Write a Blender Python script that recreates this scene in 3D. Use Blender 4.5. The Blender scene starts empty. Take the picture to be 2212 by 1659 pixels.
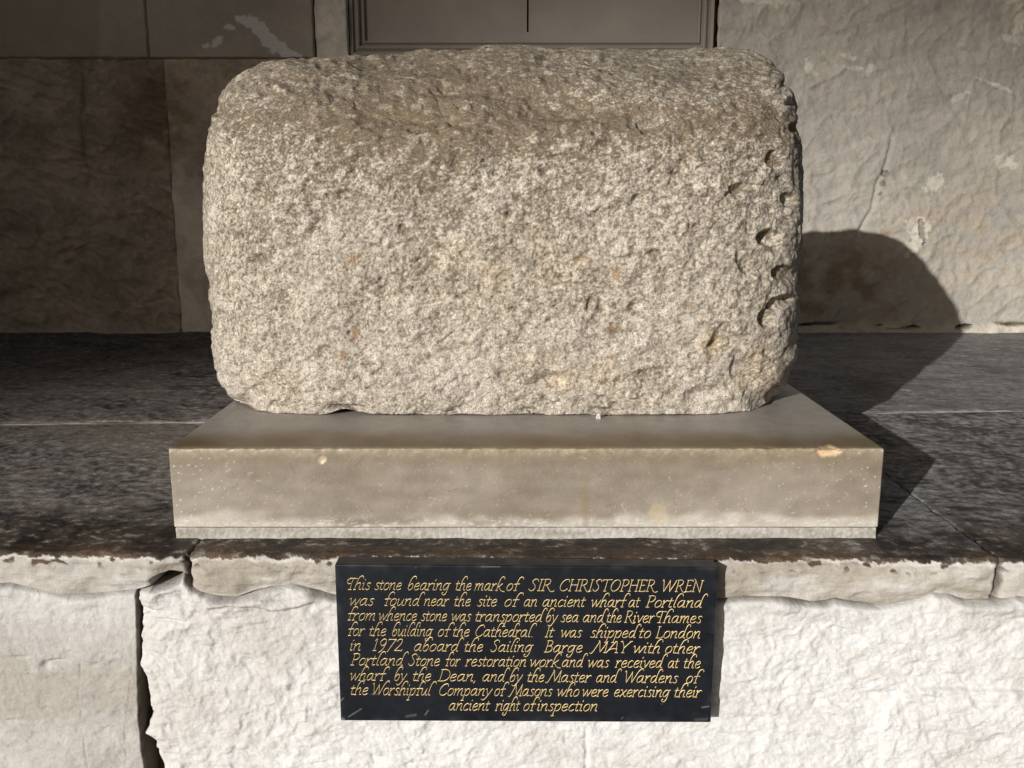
import bpy, math
import numpy as np

# ------------------------------------------------------------------ camera, sky, sun, exposure
S = bpy.context.scene
COL = S.collection
EYE = 1.5                                   # camera height above the pavement
FPX, CX, CY = 2035.0, 1106.0, 829.5         # lens in units of a 2212 px wide frame
TH = math.atan(406.0 / FPX)
cam_d = bpy.data.cameras.new("camera")
cam_d.sensor_fit = 'HORIZONTAL'; cam_d.sensor_width = 36.0
cam_d.lens = 36.0 * FPX / 2212.0
cam_d.clip_start = 0.05; cam_d.clip_end = 1000.0
cam = bpy.data.objects.new("camera", cam_d); COL.objects.link(cam)
cam.location = (0, 0, EYE); cam.rotation_euler = (math.radians(90) - TH, 0, 0)
S.camera = cam

SUN_AZ, SUN_EL = math.radians(33.06), math.radians(15.1)     # direction the light travels
SD = np.array([math.sin(SUN_AZ) * math.cos(SUN_EL), math.cos(SUN_AZ) * math.cos(SUN_EL), -math.sin(SUN_EL)])
W = bpy.data.worlds.new("World"); S.world = W; W.use_nodes = True
nt = W.node_tree; nt.nodes.clear()
sky = nt.nodes.new("ShaderNodeTexSky"); sky.sky_type = 'NISHITA'; sky.sun_disc = False
sky.air_density = 0.7; sky.dust_density = 4.0; sky.ozone_density = 0.6; sky.sun_elevation = SUN_EL; sky.sun_rotation = math.atan2(-SD[0], -SD[1])
bg = nt.nodes.new("ShaderNodeBackground"); bg.inputs[1].default_value = 0.042
wo = nt.nodes.new("ShaderNodeOutputWorld")
nt.links.new(sky.outputs[0], bg.inputs[0]); nt.links.new(bg.outputs[0], wo.inputs[0])
sun_d = bpy.data.lights.new("sun", 'SUN'); sun_d.energy = 4.8; sun_d.angle = math.radians(0.53)
sun_d.color = (1.0, 0.978, 0.95)
sun = bpy.data.objects.new("sun", sun_d); COL.objects.link(sun)
sun.location = (-6, -8, 6)
from mathutils import Vector
sun.rotation_euler = Vector(SD).to_track_quat('-Z', 'Y').to_euler()
S.view_settings.view_transform = 'Standard'; S.view_settings.look = 'None'
S.view_settings.exposure = 0.0; S.view_settings.gamma = 1.0; S.view_settings.use_curve_mapping = False

# ------------------------------------------------------------------ helpers: measuring
ct, st = math.cos(TH), math.sin(TH)
def ray(u, v):
    u = np.asarray(u, float); v = np.asarray(v, float)
    y = (v - CY) / FPX
    return (u - CX) / FPX, ct - y * st, -st - y * ct
def on_y(u, v, Y):
    a, b, c = ray(u, v); k = Y / b
    return a * k, Y + 0 * k, c * k
def on_z(u, v, Z):
    a, b, c = ray(u, v); k = Z / c
    return a * k, b * k, Z + 0 * k
def proj(P):
    d = P[:, 1] * ct - P[:, 2] * st; h = -P[:, 1] * st - P[:, 2] * ct
    return CX + FPX * P[:, 0] / d, CY + FPX * h / d

# ------------------------------------------------------------------ helpers: noise
_r = np.random.RandomState(11)
PERM = np.concatenate([_r.permutation(256)] * 3).astype(np.int32)
_a = _r.rand(256) * 2 * np.pi
G2 = np.stack([np.cos(_a), np.sin(_a)], 1).astype(np.float32)
_g = _r.randn(256, 3); G3 = (_g / np.linalg.norm(_g, axis=1)[:, None]).astype(np.float32)
def fade(t): return t * t * t * (t * (t * 6 - 15) + 10)
def n2(x, y, seed=0):
    x = np.asarray(x, np.float32) + seed * 17.31; y = np.asarray(y, np.float32) + seed * 9.73
    x, y = np.broadcast_arrays(x, y)
    xf = np.floor(x); yf = np.floor(y); X = xf.astype(np.int32) & 255; Y = yf.astype(np.int32) & 255
    x = x - xf; y = y - yf; u = fade(x); v = fade(y)
    def g(i, j):
        h = PERM[PERM[(X + i) & 255] + ((Y + j) & 255)]; q = G2[h]
        return q[..., 0] * (x - i) + q[..., 1] * (y - j)
    a = g(0, 0); b = g(1, 0); c = g(0, 1); d = g(1, 1)
    a = a + u * (b - a); c = c + u * (d - c)
    return (a + v * (c - a)) * 1.5
def n3(p, s, seed=0):
    q = (p * s + seed * 13.7).astype(np.float32)
    f = np.floor(q); I = f.astype(np.int32) & 255; t = q - f; w = fade(t)
    def g(i, j, k):
        h = PERM[PERM[PERM[(I[:, 0] + i) & 255] + ((I[:, 1] + j) & 255)] + ((I[:, 2] + k) & 255)]; G = G3[h]
        return G[:, 0] * (t[:, 0] - i) + G[:, 1] * (t[:, 1] - j) + G[:, 2] * (t[:, 2] - k)
    def lx(j, k):
        a = g(0, j, k); return a + w[:, 0] * (g(1, j, k) - a)
    def ly(k):
        a = lx(0, k); return a + w[:, 1] * (lx(1, k) - a)
    a = ly(0); return (a + w[:, 2] * (ly(1) - a)) * 1.6
def fbm2(x, y, o=4, seed=0, gain=.5):
    r = 0; a = 1
    for i in range(o):
        r = r + a * n2(x * 2 ** i, y * 2 ** i, seed + i); a *= gain
    return r
def facets(x, y, seed):
    """broken-stone relief: every cell a small plane of its own tilt and height (about -1..1), and the distance to the cell border"""
    x = x.astype(np.float32); y = y.astype(np.float32)
    X = np.floor(x).astype(np.int32); Y = np.floor(y).astype(np.int32)
    d1 = np.full(x.shape, 9, np.float32); d2 = d1.copy(); h1 = np.zeros_like(d1)
    for i in (-1, 0, 1):
        for j in (-1, 0, 1):
            a = PERM[PERM[(X + i + seed) & 255] + ((Y + j) & 255)]; b = PERM[a + 57]; c = PERM[b + 91]; e = PERM[c + 13]
            dx = x - (X + i + a / 255.); dy = y - (Y + j + b / 255.); d = dx * dx + dy * dy
            h = (c / 127.5 - 1) * dx + (e / 127.5 - 1) * dy + .45 * (PERM[e + 7] / 127.5 - 1)
            near = d < d1; d2 = np.where(near, d1, np.minimum(d2, d)); h1 = np.where(near, h, h1); d1 = np.minimum(d1, d)
    return h1, np.sqrt(d2) - np.sqrt(d1)
def sst(a, b, x):
    t = np.clip((x - a) / (b - a), 0, 1); return t * t * (3 - 2 * t)
def mix(a, b, t):
    t = np.asarray(t)[..., None]; return np.asarray(a) * (1 - t) + np.asarray(b) * t

# ------------------------------------------------------------------ helpers: objects
def mesh_obj(name, V, Q, mat, parent=None, loc=(0, 0, 0), colors=None, smooth=True, mat2=None, mask2=None):
    """V in camera-height coordinates (z = 0 is eye level); Q an array of quads (or list of faces)."""
    V = np.asarray(V, np.float32).copy(); V[:, 2] += EYE
    base = np.array(loc, np.float32); V = V - base
    me = bpy.data.meshes.new(name)
    if isinstance(Q, np.ndarray):
        n = len(Q); k = Q.shape[1]
        me.vertices.add(len(V)); me.vertices.foreach_set("co", V.ravel())
        me.loops.add(n * k); me.loops.foreach_set("vertex_index", Q.astype(np.int32).ravel())
        me.polygons.add(n); me.polygons.foreach_set("loop_start", np.arange(0, n * k, k, dtype=np.int32))
        me.polygons.foreach_set("loop_total", np.full(n, k, np.int32))
        me.update(calc_edges=True)
    else:
        me.from_pydata(V.tolist(), [], Q)
    me.polygons.foreach_set("use_smooth", np.full(len(me.polygons), smooth))
    if colors is not None:
        c = np.ones((len(V), 4), np.float32); c[:, :3] = np.clip(colors, 0, 1)
        at = me.color_attributes.new("Col", 'FLOAT_COLOR', 'POINT'); at.data.foreach_set("color", c.ravel())
    me.validate()
    me.materials.append(mat)
    if mat2 is not None:
        me.materials.append(mat2); me.polygons.foreach_set("material_index", mask2.astype(np.int32))
    o = bpy.data.objects.new(name, me); COL.objects.link(o)
    if parent is not None: o.parent = parent
    else: o.location = loc
    return o
def tag(o, label=None, cat=None, kind=None, group=None):
    if label: o['label'] = label
    if cat: o['category'] = cat
    if kind: o['kind'] = kind
    if group: o['group'] = group
    return o
def thing(name, loc, label, cat):
    o = bpy.data.objects.new(name, None); COL.objects.link(o); o.location = loc
    o.empty_display_size = .1
    return tag(o, label, cat)
def grid_quads(nr, nc, flip=False):
    i = np.arange(nr * nc).reshape(nr, nc)
    q = np.stack([i[:-1, :-1], i[:-1, 1:], i[1:, 1:], i[1:, :-1]], -1).reshape(-1, 4)
    return q[:, ::-1].copy() if flip else q
def axis_pts(h, r, step):
    n = max(2, int(round(2 * (h - r) / step)) + 1)
    mid = np.linspace(-(h - r), h - r, n)
    e = np.array([1, .75, .5, .25]) * r
    return np.unique(np.round(np.concatenate([-(h - r) - e, mid, (h - r) + e]), 6))
def box_grid(c, h, r, step):
    """rounded box made of a fine welded grid: verts, quads, normals"""
    ax = [axis_pts(h[i], r, step[i] if hasattr(step, '__len__') else step) for i in range(3)]
    return cube_grid(ax, c, h, r)
def cube_grid(ax, c=None, h=None, r=None):
    Vs = []; Qs = []; off = 0
    for a in range(3):
        b, d = (a + 1) % 3, (a + 2) % 3
        for sgn in (-1, 1):
            B, D = np.meshgrid(ax[b], ax[d], indexing='ij')
            P = np.zeros(B.shape + (3,)); P[..., a] = ax[a][0] if sgn < 0 else ax[a][-1]
            P[..., b] = B; P[..., d] = D
            Vs.append(P.reshape(-1, 3)); Qs.append(grid_quads(B.shape[0], B.shape[1], flip=(sgn > 0)) + off)
            off += B.size
    V = np.concatenate(Vs); Q = np.concatenate(Qs)
    key = np.round(V * 1e5).astype(np.int64); k = (key[:, 0] * 4000037 + key[:, 1]) * 4000037 + key[:, 2]
    _, first, inv = np.unique(k, return_index=True, return_inverse=True)
    V = V[first]; Q = inv.reshape(-1)[Q]
    fc = np.cross(V[Q[:, 1]] - V[Q[:, 0]], V[Q[:, 2]] - V[Q[:, 0]]); bad = np.sum(fc * V[Q].mean(1), 1) < 0
    Q = np.where(bad[:, None], Q[:, ::-1], Q)
    if h is None: return V, Q
    inner = np.clip(V, -(np.array(h) - r), np.array(h) - r); dv = V - inner
    L = np.linalg.norm(dv, axis=1); L[L < 1e-9] = 1
    N = dv / L[:, None]
    return inner + N * r + np.array(c), Q, N

# ------------------------------------------------------------------ helpers: materials
def stone_mat(name, rough=.85, spec=.3, speckle=None, bump=((260, .0012, .6),), tint=None, rough_var=0.0):
    """colour from the object's own stain map, roughened by procedural grain and bump"""
    m = bpy.data.materials.new(name); m.use_nodes = True; t = m.node_tree; N = t.nodes; L = t.links
    b = N["Principled BSDF"]
    b.inputs["Roughness"].default_value = rough; b.inputs["Specular IOR Level"].default_value = spec
    tc = N.new("ShaderNodeTexCoord")
    at = N.new("ShaderNodeAttribute"); at.attribute_name = "Col"
    out = at.outputs["Color"]
    if speckle:
        for sc, lo, hi, detail in speckle:
            nz = N.new("ShaderNodeTexNoise"); nz.inputs["Scale"].default_value = sc; nz.inputs["Detail"].default_value = detail
            nz.inputs["Roughness"].default_value = .65
            L.new(tc.outputs["Object"], nz.inputs["Vector"])
            mr = N.new("ShaderNodeMapRange"); mr.inputs[1].default_value = .36; mr.inputs[2].default_value = .64
            mr.inputs[3].default_value = lo; mr.inputs[4].default_value = hi
            L.new(nz.outputs["Fac"], mr.inputs[0])
            mm = N.new("ShaderNodeVectorMath"); mm.operation = 'SCALE'
            L.new(out, mm.inputs[0]); L.new(mr.outputs[0], mm.inputs["Scale"]); out = mm.outputs[0]
    L.new(out, b.inputs["Base Color"])
    if rough_var:
        nz = N.new("ShaderNodeTexNoise"); nz.inputs["Scale"].default_value = 9; nz.inputs["Detail"].default_value = 6
        L.new(tc.outputs["Object"], nz.inputs["Vector"])
        mr = N.new("ShaderNodeMapRange"); mr.inputs[1].default_value = .35; mr.inputs[2].default_value = .65
        mr.inputs[3].default_value = rough - rough_var; mr.inputs[4].default_value = rough + rough_var
        L.new(nz.outputs["Fac"], mr.inputs[0]); L.new(mr.outputs[0], b.inputs["Roughness"])
    prev = None
    for sc, dist, strength in bump:
        nz = N.new("ShaderNodeTexNoise"); nz.inputs["Scale"].default_value = sc; nz.inputs["Detail"].default_value = 5
        nz.inputs["Roughness"].default_value = .6
        L.new(tc.outputs["Object"], nz.inputs["Vector"])
        bp = N.new("ShaderNodeBump"); bp.inputs["Strength"].default_value = strength; bp.inputs["Distance"].default_value = dist
        L.new(nz.outputs["Fac"], bp.inputs["Height"])
        if prev: L.new(prev, bp.inputs["Normal"])
        prev = bp.outputs["Normal"]
    if prev: L.new(prev, b.inputs["Normal"])
    return m
def flat_mat(name, col, rough=.8, spec=.3, metal=0.0, var=.15, scale=12):
    m = bpy.data.materials.new(name); m.use_nodes = True; t = m.node_tree; N = t.nodes; L = t.links
    b = N["Principled BSDF"]; b.inputs["Roughness"].default_value = rough
    b.inputs["Specular IOR Level"].default_value = spec; b.inputs["Metallic"].default_value = metal
    tc = N.new("ShaderNodeTexCoord"); nz = N.new("ShaderNodeTexNoise")
    nz.inputs["Scale"].default_value = scale; nz.inputs["Detail"].default_value = 7
    L.new(tc.outputs["Object"], nz.inputs["Vector"])
    rp = N.new("ShaderNodeValToRGB"); c = np.array(col)
    rp.color_ramp.elements[0].position = .3; rp.color_ramp.elements[1].position = .7
    rp.color_ramp.elements[0].color = tuple(c * (1 - var)) + (1,); rp.color_ramp.elements[1].color = tuple(np.minimum(c * (1 + var), 1)) + (1,)
    L.new(nz.outputs["Fac"], rp.inputs[0]); L.new(rp.outputs[0], b.inputs["Base Color"])
    return m

M_BOULDER = stone_mat("weathered_portland_stone", .92, .2, speckle=((520, .52, 1.48, 2), (200, .82, 1.18, 4)), bump=((420, .0018, .7), (120, .0030, .5)))
M_PLINTH = stone_mat("honed_stone", .42, .42, speckle=((420, .9, 1.1, 4), (30, .93, 1.07, 6)), bump=((500, .0006, .35),), rough_var=.08)
M_LIME = stone_mat("limewashed_stone", .93, .15, speckle=((320, .93, 1.05, 4), (60, .93, 1.04, 5)), bump=((420, .0016, .5), (180, .0028, .5), (70, .004, .4)))
M_WALL = stone_mat("old_painted_render", .88, .2, speckle=((130, .93, 1.06, 5),), bump=((160, .004, .6), (45, .009, .5)))
M_LEDGE = stone_mat("worn_slab_top", .66, .25, speckle=((420, .62, 1.38, 3), (110, .8, 1.2, 5)), bump=((260, .0018, .5), (60, .004, .4)), rough_var=.12)
M_CORE = flat_mat("dark_mortar_core", (.07, .055, .04), .95, .1)
M_SLATE = stone_mat("black_slate", .42, .28, speckle=((60, .8, 1.2, 5),), bump=((700, .0002, .2),))
M_GOLD = flat_mat("gilding", (.80, .60, .28), .45, .5, .25, .22, 220)

# ================================================================== levels and depths
Z_PED, Z_BED, Z_LEDGE = -0.4147, -0.5541, -0.5732
Y_PED, Y_WALL = 1.5259, 4.018
GROUND = -EYE
def y_front(x): return 1.454 - .0210 * (x + .76)          # face of the low wall, slightly skewed to the view

# ------------------------------------------------------------------ pavement (the ground)
V = np.array([[-60, -160, GROUND], [60, -160, GROUND], [60, 12, GROUND], [-60, 12, GROUND]], float)
g = mesh_obj("pavement", V, [[0, 1, 2, 3]], flat_mat("paving", (.20, .19, .17), .9, .2, 0, .25, 3.0))
tag(g, "grey stone paving in front of the low wall", None, 'structure')

# ------------------------------------------------------------------ low wall with its coping slabs
LOW = thing("low_wall", (0, 1.5, 0), "whitewashed low stone wall with dark worn slab top carrying the pedestal", "wall")
LB = (0, 1.5, 0)
DARK = np.array([.030, .024, .020]); BROWN = np.array([.10, .072, .05]); GREY = np.array([.20, .197, .193])
TAN = np.array([.385, .345, .29]); CREAM = np.array([.49, .468, .435]); WHITE = np.array([.60, .596, .585])

def px_curve(pts, y=1.45):
    """pixel points on the wall face -> interpolator x -> z"""
    p = np.array(pts, float); X, _, Z = on_y(p[:, 0], p[:, 1], y)
    return lambda x: np.interp(x, X, Z)
_b7 = [(0, 395), (60, 390), (120, 405), (210, 420), (330, 440), (430, 462), (600, 455), (700, 440), (850, 425), (960, 400), (1050, 350), (1145, 330), (1200, 400), (1280, 440), (1400, 465),
       (1500, 468), (1600, 440), (1700, 410), (1830, 390), (1900, 400), (2000, 440), (2115, 468)]
_b8 = [(305, 455), (420, 440), (560, 435), (700, 445), (850, 470), (950, 470), (1000, 455), (1100, 475), (1250, 490), (1400, 470), (1500, 450), (1600, 405), (1700, 420), (1800, 455), (2000, 460),
       (2060, 440), (2120, 425), (2212, 440)]
coping_bottom = px_curve([(x / 2.9257, 1134 + y / 2.9257) for x, y in _b7] + [(1458 + x / 2.934, 1134 + y / 2.934) for x, y in _b8])

def ledge_color(x, y, seed):
    """stains of a slab top: black greasy front band, grey streaky field behind, shade painted in at the left rear"""
    d = y - y_front(x)
    wq = .03 * n2(x * 5, y * 5, seed + 1); wr = .025 * n2(x * 5, y * 5, seed + 2)
    st1 = fbm2((x + wq) * 8, (y + wr) * 10, 5, seed, .62); st2 = fbm2((x + wq) * 42, (y + wr) * 46, 4, seed + 9, .72)
    low = fbm2(x * 1.6, y * 2.6, 3, seed + 20)
    c = mix(DARK * 1.6, GREY * 1.12, np.clip(.60 + .32 * low + .42 * st1 + .60 * st2, 0, 1))
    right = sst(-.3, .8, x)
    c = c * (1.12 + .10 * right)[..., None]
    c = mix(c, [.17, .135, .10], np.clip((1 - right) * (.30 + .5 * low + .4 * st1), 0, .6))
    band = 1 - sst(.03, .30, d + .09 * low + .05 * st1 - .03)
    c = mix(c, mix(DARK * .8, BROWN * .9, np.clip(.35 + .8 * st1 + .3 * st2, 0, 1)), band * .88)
    c = c * (1 - .5 * sst(-.3, -1.1, x) * sst(2.6, 3.6, y))[..., None]  # left rear darkened: the shade there put into the slab colour
    scr = sst(.55, .95, st2 + .45 * st1)
    c = mix(c, [.36, .34, .31], scr * .55)
    return c

def hole_mask(U, V, X, Z):
    return np.clip(1 - (np.abs(U - 358) / 34) ** 2.2, 0, 1) * sst(1236 + .28 * np.abs(U - 362), 1248 + .2 * np.abs(U - 362), V + 3 * n2(X * 60, Z * 60, 3)) * sst(1282 - .25 * (U - 330), 1272 - .25 * (U - 330), V)
def coping(x0, x1, yb0, yb1, seed, xstep=.0022, front=True, rot0=1, rot1=1):
    """one slab: top from the back joint to a worn nose, then its face down to a ragged lower edge"""
    nx = int((x1 - x0) / xstep) + 1
    x = np.linspace(x0, x1, nx)
    ntop, nn, nf = 330, 12, 70
    t = np.linspace(1, 0, ntop) ** 1.35
    R = .016
    X = np.tile(x, (ntop + nn + nf, 1)); Y = np.zeros_like(X); Z = np.zeros_like(X); NY = np.zeros_like(X); NZ = np.zeros_like(X)
    yf = y_front(x); yb = yb0 + (yb1 - yb0) * (x - x0) / (x1 - x0)
    zb = coping_bottom(x) if front else np.full_like(x, Z_LEDGE - .06)
    Y[:ntop] = yf + R + t[:, None] * (yb - yf - R); Z[:ntop] = Z_LEDGE; NZ[:ntop] = 1
    a = np.linspace(0, math.pi / 2, nn + 2)[1:-1][:, None]
    Y[ntop:ntop + nn] = yf + R - R * np.sin(a); Z[ntop:ntop + nn] = Z_LEDGE - R + R * np.cos(a)
    NY[ntop:ntop + nn] = -np.sin(a); NZ[ntop:ntop + nn] = np.cos(a)
    s = np.linspace(0, 1, nf)[:, None]
    Y[ntop + nn:] = yf; Z[ntop + nn:] = Z_LEDGE - R + s * (zb - (Z_LEDGE - R)); NY[ntop + nn:] = -1
    face = np.zeros_like(X); face[ntop + nn:] = s
    isface = np.zeros_like(X); isface[ntop:ntop + nn] = np.sin(a); isface[ntop + nn:] = 1
    # relief
    k = .0035 * fbm2(X * 5, Y * 7 + Z * 6, 3, seed) + .0018 * fbm2(X * 24, (Y + 1.3 * Z) * 40, 3, seed + 3)
    k = k * (.45 + .9 * isface)
    k += isface * (.006 * fbm2(X * 7, Z * 13, 4, seed + 5) - .004 * np.abs(n2(X * 20, Z * 24, seed + 6)))
    # lower edge of the face rolls in under the slab
    k -= .035 * sst(.90, 1.0, face) ** 1.5 + .010 * sst(.55, .92, face) * (.5 + .9 * n2(X * 9, Z * 3, seed + 7))
    for xe, on, sg in ((x0, rot0, 1), (x1, rot1, -1)):
        if on:
            e = sg * (X - xe) + .004 * n2(Y * 40, Z * 60, seed + 8)
            k -= (.006 + .024 * isface) * np.clip(1 - e / (.004 + .006 * isface), 0, 1.2) ** 2 + .004 * isface * np.clip(1 - e / .04, 0, 1) ** 2
    # back joint
    be = (yb - Y); k -= .008 * np.clip(1 - be / .008, 0, 1) * (1 - isface)
    # the hole between the two slabs, under their lower corners
    U, Vv = proj(np.stack([X.ravel(), Y.ravel(), Z.ravel()], 1)); U = U.reshape(X.shape); Vv = Vv.reshape(X.shape)
    hole = hole_mask(U, Vv, X, Z)
    k -= .085 * hole * isface
    dip = np.exp(-((U - 372) / 42) ** 2) * isface * sst(1205, 1240, Vv); k -= .012 * dip
    Y = Y + NY * k; Z = Z + NZ * k
    # colours: dark top, chipped paint line on the nose, tan washed face
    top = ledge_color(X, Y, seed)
    f1 = fbm2(X * 10, Z * 26, 4, seed + 31); f2 = fbm2(X * 3, Z * 9, 3, seed + 37)
    fc = mix(TAN, CREAM, np.clip(.45 + .7 * f1 + .5 * f2, 0, 1))
    fc = mix(fc, TAN * .8, np.clip(-.1 - .8 * f2 - .4 * f1, 0, .8))
    brush = n2(X * 14, Z * 420, seed + 41); fc = fc * (1 + .07 * brush)[..., None]
    if x0 < -1: fc = fc * .93
    edge = (Z_LEDGE - .004 - Z) + .0042 * fbm2(X * 34, X * 3 + Z * 30, 5, seed + 43, .65) - .0015
    paint = sst(-.0005, .0012, edge) * sst(.0, .25, isface)
    flake = paint * (1 - sst(.001, .0055, edge + .004 * n2(X * 22, Z * 10, seed + 2)))
    holes = sst(.42, .50, n2(X * 55, Z * 70, seed + 47)) * (1 - sst(.008, .022, edge))
    for xe, on, sg in ((x0, rot0, 1), (x1, rot1, -1)):
        fc = mix(fc, [.09, .07, .05], (1 - sst(.002, .007, sg * (X - xe) + .004 * n2(Z * 60, Z * 0 + X * 40, seed + 8))) * .85)
    c = mix(top, fc, paint)
    c = mix(c, [.60, .575, .53], flake * .75 * sst(.004, .012, X - x0) * sst(.004, .012, x1 - X))
    c = mix(c, BROWN * .9, holes * paint)
    lip = sst(-.014, -.003, edge) * (1 - paint) * sst(.0, .1, isface + sst(.05, .015, Y - yf))                      # rusty brown lip just above the paint
    c = mix(c, np.array([.13, .075, .035]), lip * .55 * np.clip(.5 + n2(X * 12, Y * 0 + 2, seed + 3), 0, 1))
    pm = (paint + holes * 0).ravel() > .5; QQ = grid_quads(*X.shape)
    return np.stack([X, Y, Z], -1).reshape(-1, 3), QQ, c.reshape(-1, 3), pm[QQ[:, 0]]

XJ0, XJ1 = -.531, .785
for x0, x1, yb0, yb1, sd in ((-2.7, XJ0, 2.29, 2.372, 3), (XJ0, XJ1, 2.372, 2.455, 4), (XJ1, 3.0, 2.455, 2.60, 5)):
    V, Q, c, pm = coping(x0, x1, yb0, yb1, sd, xstep=.0022 if x1 - x0 < 1.5 else .0032)
    mesh_obj("coping_slab", V, Q, M_LEDGE, LOW, LB, c, mat2=M_LIME, mask2=pm)
# rear slab, running back to the wall
ny, nx = 330, 900
x = np.linspace(-2.9, 3.2, nx); t = np.linspace(0, 1, ny)[:, None]
yj = np.interp(x, [-2.7, XJ0, XJ1, 3.0], [2.29, 2.372, 2.455, 2.60]) + .012
X = np.tile(x, (ny, 1)); Y = yj + t * (4.06 - yj)
k = .004 * fbm2(X * 3, Y * 4, 3, 60) + .0015 * fbm2(X * 20, Y * 28, 3, 61) - .008 * np.clip(1 - (Y - yj) / .008, 0, 1)
crk = np.abs(Y - (2.86 + .06 * n2(X * 4, X * 0, 8) + .10 * (X + .6))); k -= .006 * np.clip(1 - crk / .009, 0, 1) * sst(-1.1, -.8, X) * sst(.1, -.4, X)
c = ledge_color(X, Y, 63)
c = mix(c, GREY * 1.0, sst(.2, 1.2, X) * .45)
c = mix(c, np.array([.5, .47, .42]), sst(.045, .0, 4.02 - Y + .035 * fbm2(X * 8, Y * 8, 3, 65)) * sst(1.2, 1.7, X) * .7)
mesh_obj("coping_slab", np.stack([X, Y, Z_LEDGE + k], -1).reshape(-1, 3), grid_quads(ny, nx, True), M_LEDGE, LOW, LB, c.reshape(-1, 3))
# pale mortar in the joint between the two rows
x = np.linspace(-2.7, 3.0, 1400); X = np.tile(x, (7, 1)); s = np.linspace(-1, 1, 7)[:, None]
yj = np.interp(x, [-2.7, XJ0, XJ1, 3.0], [2.29, 2.372, 2.455, 2.60]) + .006
wj = .006 + .004 * fbm2(x * 6, x * 0, 3, 70)
Y = yj + s * wj + .003 * n2(X * 20, X * 0 + 4, 71); Z = Z_LEDGE + .0022 * (1 - s ** 2) - .0035 * s ** 2 + .001 * n2(X * 60, s * 3, 72)
c = mix([.10, .09, .08], [.34, .315, .28], np.clip(.35 + 1.2 * fbm2(X * 9, s * 2 + 0 * X, 3, 73), 0, 1))
mesh_obj("mortar_joint", np.stack([X, Y, Z], -1).reshape(-1, 3), grid_quads(7, 1400, True), M_LIME, LOW, LB, c.reshape(-1, 3))

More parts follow.
